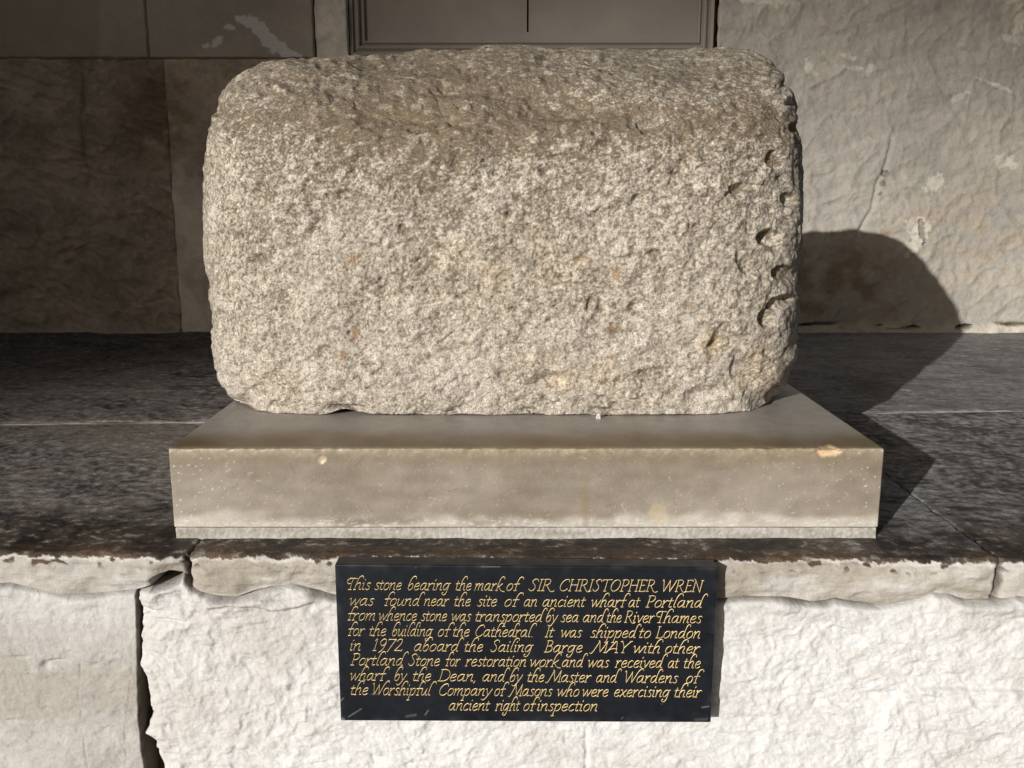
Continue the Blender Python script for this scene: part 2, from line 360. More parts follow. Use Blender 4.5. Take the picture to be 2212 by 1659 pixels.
# blocks under the coping: smooth left one, pick-dressed big one
_cl = [(297, 1300), (297, 1325), (299, 1440), (301, 1561), (309, 1630), (313, 1659), (318, 1720)]
_cr = [(303, 1300), (308, 1340), (304, 1373), (309, 1407), (304, 1441), (321, 1479), (328, 1544), (321, 1575), (309, 1592), (336, 1609), (342, 1629), (352, 1659), (356, 1720)]
def z_curve(pts):
    p = np.array(pts, float); X, _, Z = on_y(p[:, 0], p[:, 1], 1.45); o = np.argsort(Z)
    return lambda z: np.interp(z, Z[o], X[o])
gap_l, gap_r = z_curve(_cl), z_curve(_cr)
ZB = -1.06
def wall_block(xl, xr, seed, rough, step=.0021, whitef=0.0, edge_l=0, edge_r=0):
    x0 = xl(-.8) if callable(xl) else xl; x1 = xr(-.8) if callable(xr) else xr
    nx = int((x1 - x0) / step); nz = int((.50) / .0019)
    ztop = -.600
    z = np.linspace(ztop, ZB, nz); t = np.linspace(0, 1, nx)
    L = xl(z) if callable(xl) else np.full(nz, xl); R_ = xr(z) if callable(xr) else np.full(nz, xr)
    if edge_l: L = L - .0062 + .003 * fbm2(z * 32, z * 0, 4, seed + 1, .5) 
    X = L[:, None] + t[None, :] * (R_ - L)[:, None]; Z = np.tile(z[:, None], (1, nx))
    wx = .03 * n2(X * 6, Z * 6, seed + 2); wz = .03 * n2(X * 6, Z * 6, seed + 3)
    k = .006 * fbm2((X + wx) * 5, (Z + wz) * 7, 3, seed + 4) * rough
    rid = 1 - np.abs(n2((X + wx) * 20, (Z + wz) * 27, seed + 5)); k += rough * .0032 * rid ** 2
    k += rough * .0034 * fbm2((X + wx) * 30, (Z + wz) * 44, 4, seed + 6, .55)
    lumps = np.clip(n2((X + wx * .7) * 42, (Z + wz * .7) * 48, seed + 7), 0, 1); k += rough * .0040 * lumps ** 1.5 + rough * .0013 * fbm2(X * 110, Z * 130, 3, seed + 16, .7)
    k += .0012 * fbm2(X * 12, Z * 16, 4, seed + 8)
    k -= .003
    rough = rough * np.clip(.62 + .80 * n2(X * 3.2, Z * 4.2, seed + 40) + .3 * sst(-.1, -.5, X) * edge_l, .25, 1.5)
    fh, fd = facets((X + wx) * 24 + 5, (Z + wz) * 27 + 5, seed); gh, gd = facets((X + wx) * 58, (Z + wz) * 62, seed + 5)
    k += rough * (.0042 * fh * sst(0, .25, fd) + .0018 * gh * sst(0, .3, gd))
    e0 = X - L[:, None]; e1 = R_[:, None] - X
    if edge_l:
        j = .006 * n2(X * 40, Z * 45, seed + 9)
        k -= .05 * np.clip(1 - e0 / .003, 0, 1) ** 2 + .009 * np.clip(1 - (e0 + j) / .035, 0, 1) ** 2
    if edge_r: k -= .05 * np.clip(1 - e1 / .004, 0, 1) ** 2 + .002 * np.clip(1 - e1 / .02, 0, 1) ** 2
    under = coping_bottom(X) - Z                                    # pieces of mortar squeezed out under the coping
    U, Vv = proj(np.stack([X.ravel(), y_front(X).ravel(), Z.ravel()], 1)); U = U.reshape(X.shape); Vv = Vv.reshape(X.shape)
    k -= .014 * np.exp(-((under + .002) / .005) ** 2)
    k -= .045 * (1 - sst(-.007, -.001, under + .001 * n2(X * 40, Z * 40, seed + 17)))
    squ = np.exp(-((under - .010) / .013) ** 2) * np.clip(.45 + 1.2 * n2(X * 11, Z * 3, seed + 12), 0, 1.3)
    k += .007 * squ * sst(-.004, .003, under)
    if not edge_r:
        # a long roll of mortar left of the plaque, a plug by the gap, the raised stone low on the right
        roll = np.exp(-((Vv - (1303 - .030 * (U - 440) - 8 * np.sin((U - 450) / 33.)) ) / 11) ** 4) * sst(440, 452, U) * sst(705, 660, U)
        k += .010 * roll * sst(-.003, .003, under)
        plug = np.clip(1 - ((U - 350) / 42) ** 4 - ((Vv - 1290) / 28) ** 4, 0, 1) ** .5; k += .006 * plug * sst(395, 340, U + .3 * (Vv - 1290))
        rise = sst(0, 7, (U - 1905) - 60 * np.exp(-((Vv - 1480) / 60) ** 2) * 0 + .55 * (Vv - 1535) * sst(1545, 1500, Vv) + 14 * n2(Z * 22, Z * 0 + 2, 5))
        rise = rise * sst(1488, 1496, Vv - .10 * (2100 - U) * 0 - 10 * n2(X * 14, X * 0, 6))
        k += .008 * rise
        jnt = np.exp(-((U - 1267 - 3 * n2(Z * 40, Z * 0, 7)) / 4) ** 2) * sst(1560, 1590, Vv); k -= .004 * jnt
        dent = [(1660, 1500, 22, 10, .004), (2140, 1600, 30, 20, .007), (1530, 1350, 24, 10, .004), (700, 1420, 40, 20, .003), (540, 1430, 26, 16, .003), (1760, 1520, 9, 6, .004), (1700, 1385, 40, 12, .004)]
    else:
        k -= .0
        dent = [(115, 1432, 22, 5, .007), (95, 1440, 12, 6, .006), (200, 1440, 10, 5, .004), (40, 1420, 20, 4, .003), (150, 1470, 50, 14, .003), (20, 1560, 24, 5, .004)]
    for du, dv, a, b_, dd in dent: k -= dd * np.exp(-(((U - du + .6 * (Vv - dv)) / a) ** 2 + ((Vv - dv) / b_) ** 2))
    Y = y_front(X) - k
    f = fbm2(X * 6, Z * 8, 4, seed + 20); f2 = fbm2(X * 2, Z * 2.4, 2, seed + 21); f3 = fbm2(X * 26, Z * 34, 3, seed + 22)
    if edge_r:
        c = mix(CREAM * .76, CREAM * .96, np.clip(.5 + .8 * f + .5 * f2 + .2 * f3, 0, 1))
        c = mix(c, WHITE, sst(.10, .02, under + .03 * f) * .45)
        c = mix(c, TAN * .95, np.clip(-.2 - f - f2, 0, .5))
    else:
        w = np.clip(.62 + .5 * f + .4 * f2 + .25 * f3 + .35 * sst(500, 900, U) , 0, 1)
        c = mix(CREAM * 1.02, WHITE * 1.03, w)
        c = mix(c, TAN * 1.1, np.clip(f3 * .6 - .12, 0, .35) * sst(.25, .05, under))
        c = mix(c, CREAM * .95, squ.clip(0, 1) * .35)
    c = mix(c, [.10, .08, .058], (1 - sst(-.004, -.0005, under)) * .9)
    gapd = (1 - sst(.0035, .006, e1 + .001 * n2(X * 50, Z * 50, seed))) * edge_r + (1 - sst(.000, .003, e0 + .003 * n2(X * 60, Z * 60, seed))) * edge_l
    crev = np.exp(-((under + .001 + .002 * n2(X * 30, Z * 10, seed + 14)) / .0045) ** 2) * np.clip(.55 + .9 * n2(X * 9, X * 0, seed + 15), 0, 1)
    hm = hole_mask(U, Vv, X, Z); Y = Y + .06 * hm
    c = mix(c, [.10, .08, .058], np.clip(gapd + .8 * crev + hm, 0, 1) * .92)  # shade of crevice and hole painted in, along with dirt in the gap
    # lining crack drawn in the limewash of the left block
    if edge_r:
        for u0, sl, w_ in ((170, .09, 1.3), (276, -.06, 1.2)):
            d = np.abs(U - (u0 + sl * (Vv - 1500) + 7 * n2(Z * 14, Z * 0 + u0, 2))); k2 = np.clip(1 - d / w_, 0, 1) * sst(1410, 1450, Vv)
            Y = Y + .0022 * k2; c = mix(c, TAN * .75, k2 * .35)
    return np.stack([X, Y, Z], -1).reshape(-1, 3), grid_quads(nz, nx), c.reshape(-1, 3)
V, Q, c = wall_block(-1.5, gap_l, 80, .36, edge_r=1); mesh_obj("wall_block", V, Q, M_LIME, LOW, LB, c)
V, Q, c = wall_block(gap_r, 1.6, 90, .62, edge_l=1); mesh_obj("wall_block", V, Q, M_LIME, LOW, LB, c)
# the core of the wall behind the facing blocks, and its foot below the picture
V, Q, _ = box_grid((.15, 2.8, (Z_LEDGE - .03 + GROUND) / 2), (2.85, 1.29, (Z_LEDGE - .03 - GROUND) / 2), .01, .6)
mesh_obj("wall_core", V, Q, M_CORE, LOW, LB)
V, Q, _ = box_grid((.05, 1.49, (ZB + GROUND) / 2), (1.75, .06, (ZB - GROUND) / 2), .01, .2)
mesh_obj("wall_foot", V, Q, flat_mat("limewash_plain", (.7, .67, .62), .9, .2, 0, .08, 20), LOW, LB)

# ------------------------------------------------------------------ back wall
BACK = thing("back_wall", (0, 4.1, 0), "old stone and plaster wall behind the ledge, rough left and sunlit smooth right", "wall")
BB = (0, 4.1, 0)
def wx(u, v=400): return float(on_y(u, v, Y_WALL)[0])
def wz(v): return float(on_y(1106, v, Y_WALL)[2])
def facing(name, x0, x1, z0, z1, step, seed, rough, proud, colf, gap=.004, relief=None, gdep=.02):
    nx = max(4, int((x1 - x0) / step)); nz = max(4, int((z1 - z0) / step))
    X, Z = np.meshgrid(np.linspace(x0, x1, nx), np.linspace(z1, z0, nz))
    wxx = .05 * n2(X * 4, Z * 4, seed + 2); wzz = .05 * n2(X * 4, Z * 4, seed + 3)
    ffh, ffd = facets((X + wxx) * 7, (Z + wzz) * 9, seed); k = proud + rough * (.010 * ffh * sst(0, .3, ffd) + .016 * fbm2((X + wxx) * 3.2, (Z + wzz) * 4, 3, seed) + .010 * (1 - np.abs(n2((X + wxx) * 9 + .7 * Z * 9, (Z + wzz) * 12, seed + 5))) ** 3
                         + .005 * fbm2((X + wxx) * 20, (Z + wzz) * 26, 3, seed + 6)) + .0015 * fbm2(X * 4, Z * 4, 3, seed + 7)
    e = np.minimum(np.minimum(X - x0, x1 - X), np.minimum(Z - z0, z1 - Z)) + .003 * n2(X * 18, Z * 18, seed + 8)
    k -= gdep * np.clip(1 - e / gap, 0, 1.1) ** 2
    U, Vv = proj(np.stack([X.ravel(), np.full(X.size, Y_WALL), Z.ravel()], 1)); U = U.reshape(X.shape); Vv = Vv.reshape(X.shape)
    if relief is not None: k = k + relief(X, Z, U, Vv)
    c = colf(X, Z, U, Vv)
    return mesh_obj(name, np.stack([X, Y_WALL - k, Z], -1).reshape(-1, 3), grid_quads(nz, nx), M_WALL, BACK, BB, c.reshape(-1, 3))
ASH = np.array([.30, .272, .238]); ROCK = np.array([.25, .213, .172]); PLA = np.array([.345, .320, .280])
def peel(U, V, pts, amp, seed):
    """ragged mask of peeled patches, pts: (u, v, ru, rv)"""
    m = np.full(U.shape, -9.0)
    for a, b, ru, rv, ang in pts:
        cA, sA = math.cos(ang), math.sin(ang); du = (U - a) * cA + (V - b) * sA; dv = -(U - a) * sA + (V - b) * cA
        m = np.maximum(m, 1 - np.sqrt((du / ru) ** 2 + (dv / rv) ** 2))
    return sst(-.04, .06, m + amp * fbm2(U / 14, V / 14, 4, seed, .6))
def col_ash(X, Z, U, V):
    f = fbm2(X * 2, Z * 2, 4, 101); f2 = fbm2(X * 14, Z * 14, 3, 102)
    c = mix(ASH * .92, ASH * 1.1, np.clip(.5 + f + .3 * f2, 0, 1))
    old = sst(0, 16, U - (205 + .0011 * (V - 20) ** 2 + 12 * n2(Z * 6, Z * 0, 5)))        # older coat on the left, scalloped edge
    c = mix(c * np.array([.86, .84, .78]), c, old)
    p = peel(U, V, [(570, 72, 48, 16, .85), (605, 105, 36, 13, .6), (535, 50, 26, 10, .35), (470, 92, 16, 8, -.8), (500, 62, 10, 7, 0), (447, 100, 8, 6, 0), (630, 116, 22, 8, .3), (586, 92, 38, 14, .8)], .42, 105)
    return mix(c, [.56, .56, .57], p * .85)
def col_rock(X, Z, U, V):
    f = fbm2(X * 4, Z * 5, 4, 111); f2 = fbm2(X * 13, Z * 17, 4, 112)
    c = mix(ROCK * .78, ROCK * 1.35, np.clip(.5 + .5 * f + .3 * f2 + .3 * fbm2(X * 40, Z * 46, 3, 113), 0, 1))
    c = mix(c, ROCK * np.array([.55, .48, .40]), np.clip(np.exp(-((U - 335) / 75) ** 2 - ((V - 250) / 95) ** 2) * (1.1 + 1.5 * f2), 0, .8))
    p = peel(U, V, [(345, 410, 36, 8, -.15), (390, 362, 14, 16, 0), (400, 405, 26, 10, 0), (310, 428, 12, 6, 0)], .6, 115)
    c = mix(c, [.36, .34, .31], p * .55)
    bt = sst(704, 716, V + 5 * fbm2(X * 9, Z * 9, 3, 116)); return mix(c, [.33, .28, .22], bt * .6)
def col_quoin(X, Z, U, V):
    f = fbm2(X * 5, Z * 5, 4, 121); f2 = fbm2(X * 22, Z * 22, 3, 122)
    c = mix(ASH * 1.3, ASH * 1.8, np.clip(.5 + .8 * f + .4 * f2, 0, 1))  # paler stone, brightened further to paint in the sunlit strip by the boulder
    p = peel(U, V, [(395, 560, 20, 10, .6), (385, 590, 14, 20, .2), (400, 410, 20, 8, 0)], .7, 125); return mix(c, [.42, .38, .32], p * .5)
def col_plaster(X, Z, U, V):
    f = fbm2(X * 2.2, Z * 2.6, 5, 131); f2 = fbm2(X * 9, Z * 11, 4, 132); f3 = fbm2(X * 34, Z * 30, 3, 133)
    c = mix(PLA * .86, PLA * 1.12, np.clip(.5 + .6 * f + .35 * f2 + .2 * f3, 0, 1))
    ocr = np.clip(.35 * np.exp(-((U - 2120) / 130) ** 2 - ((V - 500) / 130) ** 2) + .3 * np.exp(-((U - 1960) / 70) ** 2 - ((V - 480) / 40) ** 2), 0, 1)
    c = mix(c, [.34, .27, .19], np.clip(ocr * (.9 + 2.2 * f2), 0, .6))
    pale = peel(U, V, [(2020, 398, 22, 17, -.3), (1985, 490, 30, 22, .3), (1972, 525, 12, 34, .5), (2170, 350, 26, 14, .2), (2195, 60, 10, 46, .1), (2180, 85, 14, 12, 0), (1830, 122, 16, 6, .3), (1745, 143, 8, 14, 0),
                       (1760, 160, 6, 6, 0), (2070, 210, 26, 7, -.5), (1875, 150, 8, 10, .3), (1835, 145, 30, 5, .1), (2150, 185, 40, 4, .4), (1650, 3, 60, 10, .1), (2180, 2, 20, 6, 0)], .55, 135)
    c = mix(c, [.55, .51, .43], pale * .7)
    rust = sst(.30, .52, n2(X * 30, Z * 26, 136) + .25 * f2) * np.clip(.25 + f + .5 * sst(250, 600, V), 0, .8); c = mix(c, [.27, .20, .13], rust * .5)
    dk = peel(U, V, [(1910, 375, 10, 8, 0), (1905, 395, 6, 6, 0), (1897, 418, 6, 4, 0), (1990, 498, 7, 26, -.1), (1655, 700, 0.1, .1, 0)], .5, 137); c = mix(c, [.10, .085, .065], dk * .6)
    st_ = np.clip(np.exp(-((V - 610) / 75) ** 2) * sst(2000, 1880, U) * (.55 + 1.0 * f2 + .5 * f), 0, .75)           # darker brown low behind the boulder
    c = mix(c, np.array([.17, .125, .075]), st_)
    bt = sst(690, 714, V + 9 * fbm2(X * 7, Z * 7, 3, 138)); c = mix(c, [.50, .45, .37], bt * .7)
    hole = sst(.22, .34, n2(X * 9, Z * 30, 139)) * np.exp(-((V - 703) / 6) ** 2); return mix(c, [.03, .025, .02], hole * .9)
def rel_plaster(X, Z, U, V):
    wxx = .06 * n2(X * 4, Z * 4, 142)
    r = .008 * fbm2((X + wxx) * 5, Z * 6, 4, 141) + .0030 * fbm2(X * 26, Z * 24, 3, 147) + .0045 * (1 - np.abs(n2((X + wxx) * 8 - 5 * Z, Z * 7 + 2 * X, 143))) ** 6
    r += .006 * np.clip(n2(X * 13, Z * 16, 144) - .25, 0, 1) * sst(1850, 2000, U) * sst(280, 420, V)
    lip = np.exp(-((U - (1870 - .33 * (V - 470) + 10 * n2(Z * 8, Z * 0, 145))) / 5) ** 2) * sst(260, 330, V) * sst(560, 480, V); r -= .010 * lip
    r -= .012 * peel(U, V, [(1990, 498, 7, 26, -.1), (1910, 375, 8, 7, 0)], .5, 137)
    r -= .03 * sst(.22, .34, n2(X * 9, Z * 30, 139)) * np.exp(-((V - 703) / 6) ** 2)
    r += .010 * sst(686, 716, V + 6 * n2(X * 9, Z * 5, 146))
    ring = np.abs(np.hypot((U - 1795) / 1.15, V - 385) - 42); r += .0025 * np.exp(-(ring / 5) ** 2) * sst(1830, 1760, U)
    return r
def rel_rock(X, Z, U, V):
    ds = np.abs(U - (178 + 8 * n2(Z * 8, Z * 0, 151) + .10 * np.clip(V - 280, 0, 400)))
    r = -.016 * np.exp(-(ds / 5) ** 2) * sst(460, 300, V)
    return r + .022 * sst(700, 718, V + 4 * n2(X * 9, Z * 9, 152)) - .012 * sst(0, 60, U - 290) * np.exp(-((V - 280) / 120) ** 2) * (1 + n2(X * 14, Z * 14, 153))
ZT, Z0, ZM = .84, Z_LEDGE - .01, wz(127)
facing("ashlar_block", -2.9, wx(344), ZM, ZT, .006, 200, .10, .012, col_ash)
facing("ashlar_block", wx(344), wx(692), ZM, ZT, .0045, 203, .10, .013, col_ash, gap=.006)
facing("rough_block", -2.9, wx(372), Z0, ZM, .0042, 210, 1.25, -.002, col_rock, relief=rel_rock, gap=.004, gdep=.008)
def col_quoins(X, Z, U, V):
    t = sst(-14, 14, V - 385 + 16 * fbm2(X * 12, Z * 12, 4, 226)); return mix(col_rock(X, Z, U, V) * 1.25, col_quoin(X, Z, U, V), t)
facing("quoin", wx(372), wx(692), Z0, ZM, .0042, 220, .30, .006, col_quoins, gap=.003, gdep=.008)
facing("jamb_strip", wx(694), wx(764), wz(400), ZT, .0042, 227, .55, .012, col_quoin, gap=.005)
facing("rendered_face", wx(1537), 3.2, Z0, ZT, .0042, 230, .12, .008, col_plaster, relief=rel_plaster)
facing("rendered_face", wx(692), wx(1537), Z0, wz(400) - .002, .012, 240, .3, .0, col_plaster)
V, Q, _ = box_grid((.15, 4.35, (GROUND + 4.6) / 2), (3.4, .28, (4.6 - GROUND) / 2), .01, 1.0)
V = V[:, :]; mesh_obj("wall_core", V, Q, M_CORE, BACK, BB)
V, Q, _ = box_grid((.15, 4.03, (ZT + .003 + 4.6) / 2), (3.05, .033, (4.6 - ZT - .003) / 2), .004, .5)
mesh_obj("upper_courses", V, Q, flat_mat("plain_masonry", tuple(ASH), .9, .2, 0, .2, 5), BACK, BB)

# ------------------------------------------------------------------ framed panel with a slit, set in the wall
PANEL = thing("framed_panel", (0, 4.0, 0), "grey brown framed panel with a dark vertical slit set in wall above the boulder", "panel")
PB = (0, 4.0, 0)
M_PANEL = flat_mat("panel_paint", (.205, .18, .155), .75, .3, 0, .09, 7)
M_SLOT = flat_mat("slit_shadow", (.01, .01, .01), .9, .1)
yp = Y_WALL + .035
xs0, xs1, zs = wx(1137.3), wx(1141.2), wz(66)
X0, X1, Zb, Zt = wx(797), wx(1497), wz(86), 1.2
V = [(X0, yp, Zb), (X1, yp, Zb), (X1, yp, zs), (xs1, yp, zs), (xs0, yp, zs), (X0, yp, zs), (X0, yp, Zt), (xs0, yp, Zt), (xs1, yp, Zt), (X1, yp, Zt),
     (xs0, yp + .012, zs), (xs1, yp + .012, zs), (xs1, yp + .012, Zt), (xs0, yp + .012, Zt)]
mesh_obj("panel_board", V, [[0, 1, 2, 3, 4, 5], [5, 4, 7, 6], [3, 2, 9, 8], [4, 3, 11, 10], [3, 8, 12, 11], [7, 4, 10, 13]], M_PANEL, PANEL, PB, smooth=False)
V = [(xs0 - .01, yp + .0125, zs - .01), (xs1 + .01, yp + .0125, zs - .01), (xs1 + .01, yp + .0125, Zt), (xs0 - .01, yp + .0125, Zt)]
mesh_obj("slit", V, [[0, 1, 2, 3]], M_SLOT, PANEL, PB, smooth=False)
def moulding(prof, name):
    """profile (offset outwards from the board edge, depth towards viewer) swept down, along and up with mitred corners"""
    rows = []
    for o, d in prof:
        rows.append([(X0 - o, yp - d, Zt), (X0 - o, yp - d, Zb - o), (X1 + o, yp - d, Zb - o), (X1 + o, yp - d, Zt)])
    n = len(rows); V = [p for r in rows for p in r]
    Q = [[i * 4 + j, i * 4 + j + 1, (i + 1) * 4 + j + 1, (i + 1) * 4 + j] for i in range(n - 1) for j in range(3)]
    return mesh_obj(name, V, Q, M_PANEL, PANEL, PB, smooth=False)
o1 = X0 - wx(786); o2 = X0 - wx(775); o3 = X0 - wx(765)
moulding([(0, -.001), (0, .012), (.003, .016), (.008, .017), (.012, .012), (.016, .008), (o1 - .003, .010), (o1, .022), (o1 + .005, .027), (o1 + .010, .026), (o2, .016), (o2 + .003, .016), (o2 + .005, .030), (o3 - .001, .032), (o3, -.02)], "moulding")
V, Q, _ = box_grid(((wx(1519) + wx(1536)) / 2, yp + .02, .6), ((wx(1536) - wx(1519)) / 2, .03, .62), .002, .3)
mesh_obj("reveal", V, Q, flat_mat("dark_brown_reveal", (.085, .062, .035), .85, .2, 0, .2, 20), PANEL, PB)

# ------------------------------------------------------------------ pedestal
PED = thing("pedestal", (.024, 2.1, Z_LEDGE + EYE), "smooth brown stone pedestal slab under the boulder with chipped front edge", "pedestal")
PEB = (.024, 2.1, Z_LEDGE + EYE)
XL, XR = -.5759, .6241; YBK = 2.78
h = ((XR - XL) / 2, (YBK - Y_PED) / 2, (Z_PED - Z_BED) / 2); cc = ((XR + XL) / 2, (YBK + Y_PED) / 2, (Z_PED + Z_BED) / 2)
V, Q, N = box_grid(cc, h, .0032, (.0023, .0050, .0023))
nn = .0004 * n3(V, 30, 4) + .0002 * n3(V, 120, 5)
edge_w = np.exp(-(np.minimum(np.abs(V[:, 2] - Z_PED) + np.abs(V[:, 1] - Y_PED), 9) / .012) ** 2)
U, Vv = proj(V)
chip = np.clip(1.15 - ((U - 1788) / 27) ** 2 - ((Vv - 974) / 13) ** 2 + .5 * n3(V, 90, 6), 0, 1) * (V[:, 1] < Y_PED + .06)
chip2 = np.clip(1.1 - ((U - 694) / 11) ** 2 - ((Vv - 993) / 9) ** 2 + .6 * n3(V, 120, 7), 0, 1) * (N[:, 1] < -.5)
V2 = V + N * nn[:, None] - N * (.0022 * edge_w * np.clip(-.1 + 1.2 * n3(V, 45, 8), 0, 1) + .004 * np.clip(chip * 2, 0, 1) + .002 * chip2)[:, None]
f = n3(V, 4, 11) + .5 * n3(V, 9, 12); f2 = n3(V * np.array([1, 1, 2.5]), 24, 13); f3 = n3(V, 380, 14); f4 = n3(V, 150, 15)
front = sst(.5, .9, -N[:, 1]); top = sst(.5, .9, N[:, 2])
dz = (Z_PED - V[:, 2]) / (Z_PED - Z_BED); dx = np.minimum(V[:, 0] - XL, XR - V[:, 0]); dy = V[:, 1] - Y_PED
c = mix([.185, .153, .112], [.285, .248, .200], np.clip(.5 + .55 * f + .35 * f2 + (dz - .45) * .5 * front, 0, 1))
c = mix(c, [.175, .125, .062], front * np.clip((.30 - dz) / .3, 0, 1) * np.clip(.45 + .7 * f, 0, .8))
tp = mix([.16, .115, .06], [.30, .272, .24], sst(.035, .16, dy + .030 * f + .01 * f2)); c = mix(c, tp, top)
c = mix(c, [.48, .41, .31], edge_w * np.clip(.6 + .5 * f4, 0, .9) * .6)
spk = sst(.60, .74, f3 + .22 * f4) * np.clip(.16 + .9 * np.exp(-dx / .05) + .7 * np.exp(-(1 - dz) / .12) + .3 * np.clip(f, 0, 1), 0, 1) * front
c = mix(c, [.74, .70, .63], spk * .8)
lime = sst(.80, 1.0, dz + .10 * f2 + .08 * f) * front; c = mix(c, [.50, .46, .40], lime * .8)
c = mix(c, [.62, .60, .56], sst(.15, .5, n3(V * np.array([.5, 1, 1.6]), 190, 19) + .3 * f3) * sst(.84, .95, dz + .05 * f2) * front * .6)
stn = peelm = np.clip(1.0 - ((U - 1418 - .5 * (Vv - 1105)) / 26) ** 2 - ((Vv - 1112) / 22) ** 2 + 1.3 * n3(V, 60, 17), 0, 1) * front; c = mix(c, [.44, .36, .23], np.clip(stn * 1.3, 0, 1) * .5)
drip = np.exp(-((U - 1263 - 3 * f) / 9) ** 2) * front * sst(.1, .5, dz); c = mix(c, [.23, .165, .085], drip * .4)
c = mix(c, [.58, .42, .25], np.clip(chip * 2.5, 0, 1) * .95); c = mix(c, [.50, .39, .26], np.clip(chip2 * 2, 0, 1) * .8)
# stray hairs and scratches on the face
rs = np.random.RandomState(5)
for _ in range(30):
    hu, hv, ln, an = rs.uniform(420, 1880), rs.uniform(990, 1125), rs.uniform(3, 13), rs.uniform(-1.2, 1.2)
    du = (U - hu) * math.cos(an) + (Vv - hv) * math.sin(an); dv = -(U - hu) * math.sin(an) + (Vv - hv) * math.cos(an) + .015 * du * du
    m = (np.abs(du) < ln) * np.clip(1.3 - np.abs(dv) / 1.2, 0, 1) * front
    c = mix(c, [.09, .06, .035] if rs.rand() < .5 else [.55, .50, .42], m * .45)
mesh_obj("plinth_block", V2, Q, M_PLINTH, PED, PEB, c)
hb = ((XR - XL) / 2 - .002, (YBK - Y_PED) / 2 - .0005, (Z_BED - Z_LEDGE) / 2 + .003); cb = (cc[0], cc[1], (Z_BED + Z_LEDGE) / 2 - .0035)
V, Q, N = box_grid(cb, hb, .002, (.0026, .02, .003))
V2 = V + N * (.0012 * n3(V, 25, 21) + .0010 * n3(V, 90, 22))[:, None] * np.array([1, 1, .1])
c = mix([.27, .245, .205], [.50, .48, .44], np.clip(.5 + .5 * n3(V * np.array([1, 1, 5]), 12, 23) + .55 * n3(V, 160, 24), 0, 1))
mesh_obj("mortar_bed", V2, Q, M_LIME, PED, PEB, c)

# ------------------------------------------------------------------ the boulder
OUT = np.array([(440, 330), (444, 290), (455, 250), (474, 205), (502, 168), (540, 143), (585, 128), (650, 124), (760, 117), (830, 117), (880, 110), (1000, 107), (1200, 105), (1300, 104), (1400, 106), (1460, 107),
                (1500, 101), (1560, 98), (1620, 103), (1662, 124), (1698, 165), (1718, 210), (1727, 240), (1733, 300), (1738, 370), (1737, 450), (1735, 520), (1730, 560), (1729, 620), (1730, 660), (1727, 720), (1718, 780),
                (1695, 835), (1655, 875), (1600, 893), (1500, 898), (1320, 897), (1200, 899), (1080, 899), (1000, 898), (880, 898), (740, 896), (690, 897), (600, 893), (545, 882), (500, 862), (474, 838), (461, 800), (455, 740), (452, 680), (445, 600),
                (438, 500), (437, 420)], float)
HD = .43; YC = 1.745 + HD
# real outline: sides are seen near the front, the top edge far back, the foot near the front
def out_depth(u, v):
    up = sst(420, 150, v); dn = sst(700, 880, v)
    return 1.93 + up * .46 - dn * .14
Yo = out_depth(OUT[:, 0], OUT[:, 1]); xo, _, zo = on_y(OUT[:, 0], OUT[:, 1], Yo)
zo = np.maximum(zo, Z_PED + .002)
XCN, ZCN = -.01, -.05
ang = np.unwrap(np.arctan2(zo - ZCN, xo - XCN)); rad = np.hypot(zo - ZCN, xo - XCN)
th_g = np.linspace(-np.pi, np.pi, 2881)
o = np.argsort(np.mod(ang + np.pi, 2 * np.pi)); aa = np.mod(ang + np.pi, 2 * np.pi)[o] - np.pi; rr = rad[o]
r_g = np.interp(th_g, np.concatenate([aa - 2 * np.pi, aa, aa + 2 * np.pi]), np.concatenate([rr, rr, rr]))
kern = np.hanning(25); kern /= kern.sum(); r_g = np.convolve(np.concatenate([r_g[-40:], r_g, r_g[:40]]), kern, 'same')[40:-40]
AX, AZ = .58, .37
V, Q = cube_grid([np.linspace(-1, 1, 640), np.linspace(-1, 1, 190), np.linspace(-1, 1, 430)])
# rounded block |x|^6 + |z|^6 + |y|^4 = 1
A6 = np.abs(V[:, 0]) ** 6 + np.abs(V[:, 2]) ** 6; A4 = np.abs(V[:, 1]) ** 4
s_ = np.ones(len(V)) * .9
EY = np.where(V[:, 1] < 0, 4.0, 8.0); A4 = np.abs(V[:, 1]) ** EY
for _ in range(14): s_ = s_ - (A6 * s_ ** 6 + A4 * s_ ** EY - 1) / (6 * A6 * s_ ** 5 + EY * A4 * s_ ** (EY - 1))
V = V * s_[:, None]
Yn = V[:, 1]
px_, pz_ = V[:, 0] * AX, V[:, 2] * AZ
PN = 6.0
tt = np.arctan2(pz_, px_); cr, sr = np.abs(np.cos(tt)) / AX, np.abs(np.sin(tt)) / AZ
r0 = 1 / (cr ** PN + sr ** PN) ** (1 / PN)
sc = np.interp(tt, th_g, r_g) / r0
xx = XCN + px_ * sc; zz = pz_ * sc; yy = YC + Yn * HD
# the top falls towards the front in a broad soft bevel; the foot is cut flat where it stands
tf = np.interp(Yn + (.13 * np.sin(5.2 * xx + 1.9) + .08 * np.sin(12.5 * xx + .4)) * (1 - Yn ** 2) + .10 * sst(-.15, -.5, xx) * (1 - Yn ** 2), np.linspace(-1, 1, 41), np.convolve(np.pad(np.interp(np.linspace(-1, 1, 41), [-1, -.9, -.2, .35, .7, 1], [.60, .66, .86, 1.0, 1.0, .94]), 4, mode='edge'), np.ones(9) / 9, 'valid'))
up = sst(-.1, .9, V[:, 2])
zz = np.where(zz > 0, zz * (1 - up * (1 - tf)), zz * 1.30) + ZCN
yy = yy + .03 * np.clip(V[:, 2], 0, 1) ** 3 * (Yn < 0) * np.abs(Yn) ** 4
P = np.stack([xx, yy, zz], 1)
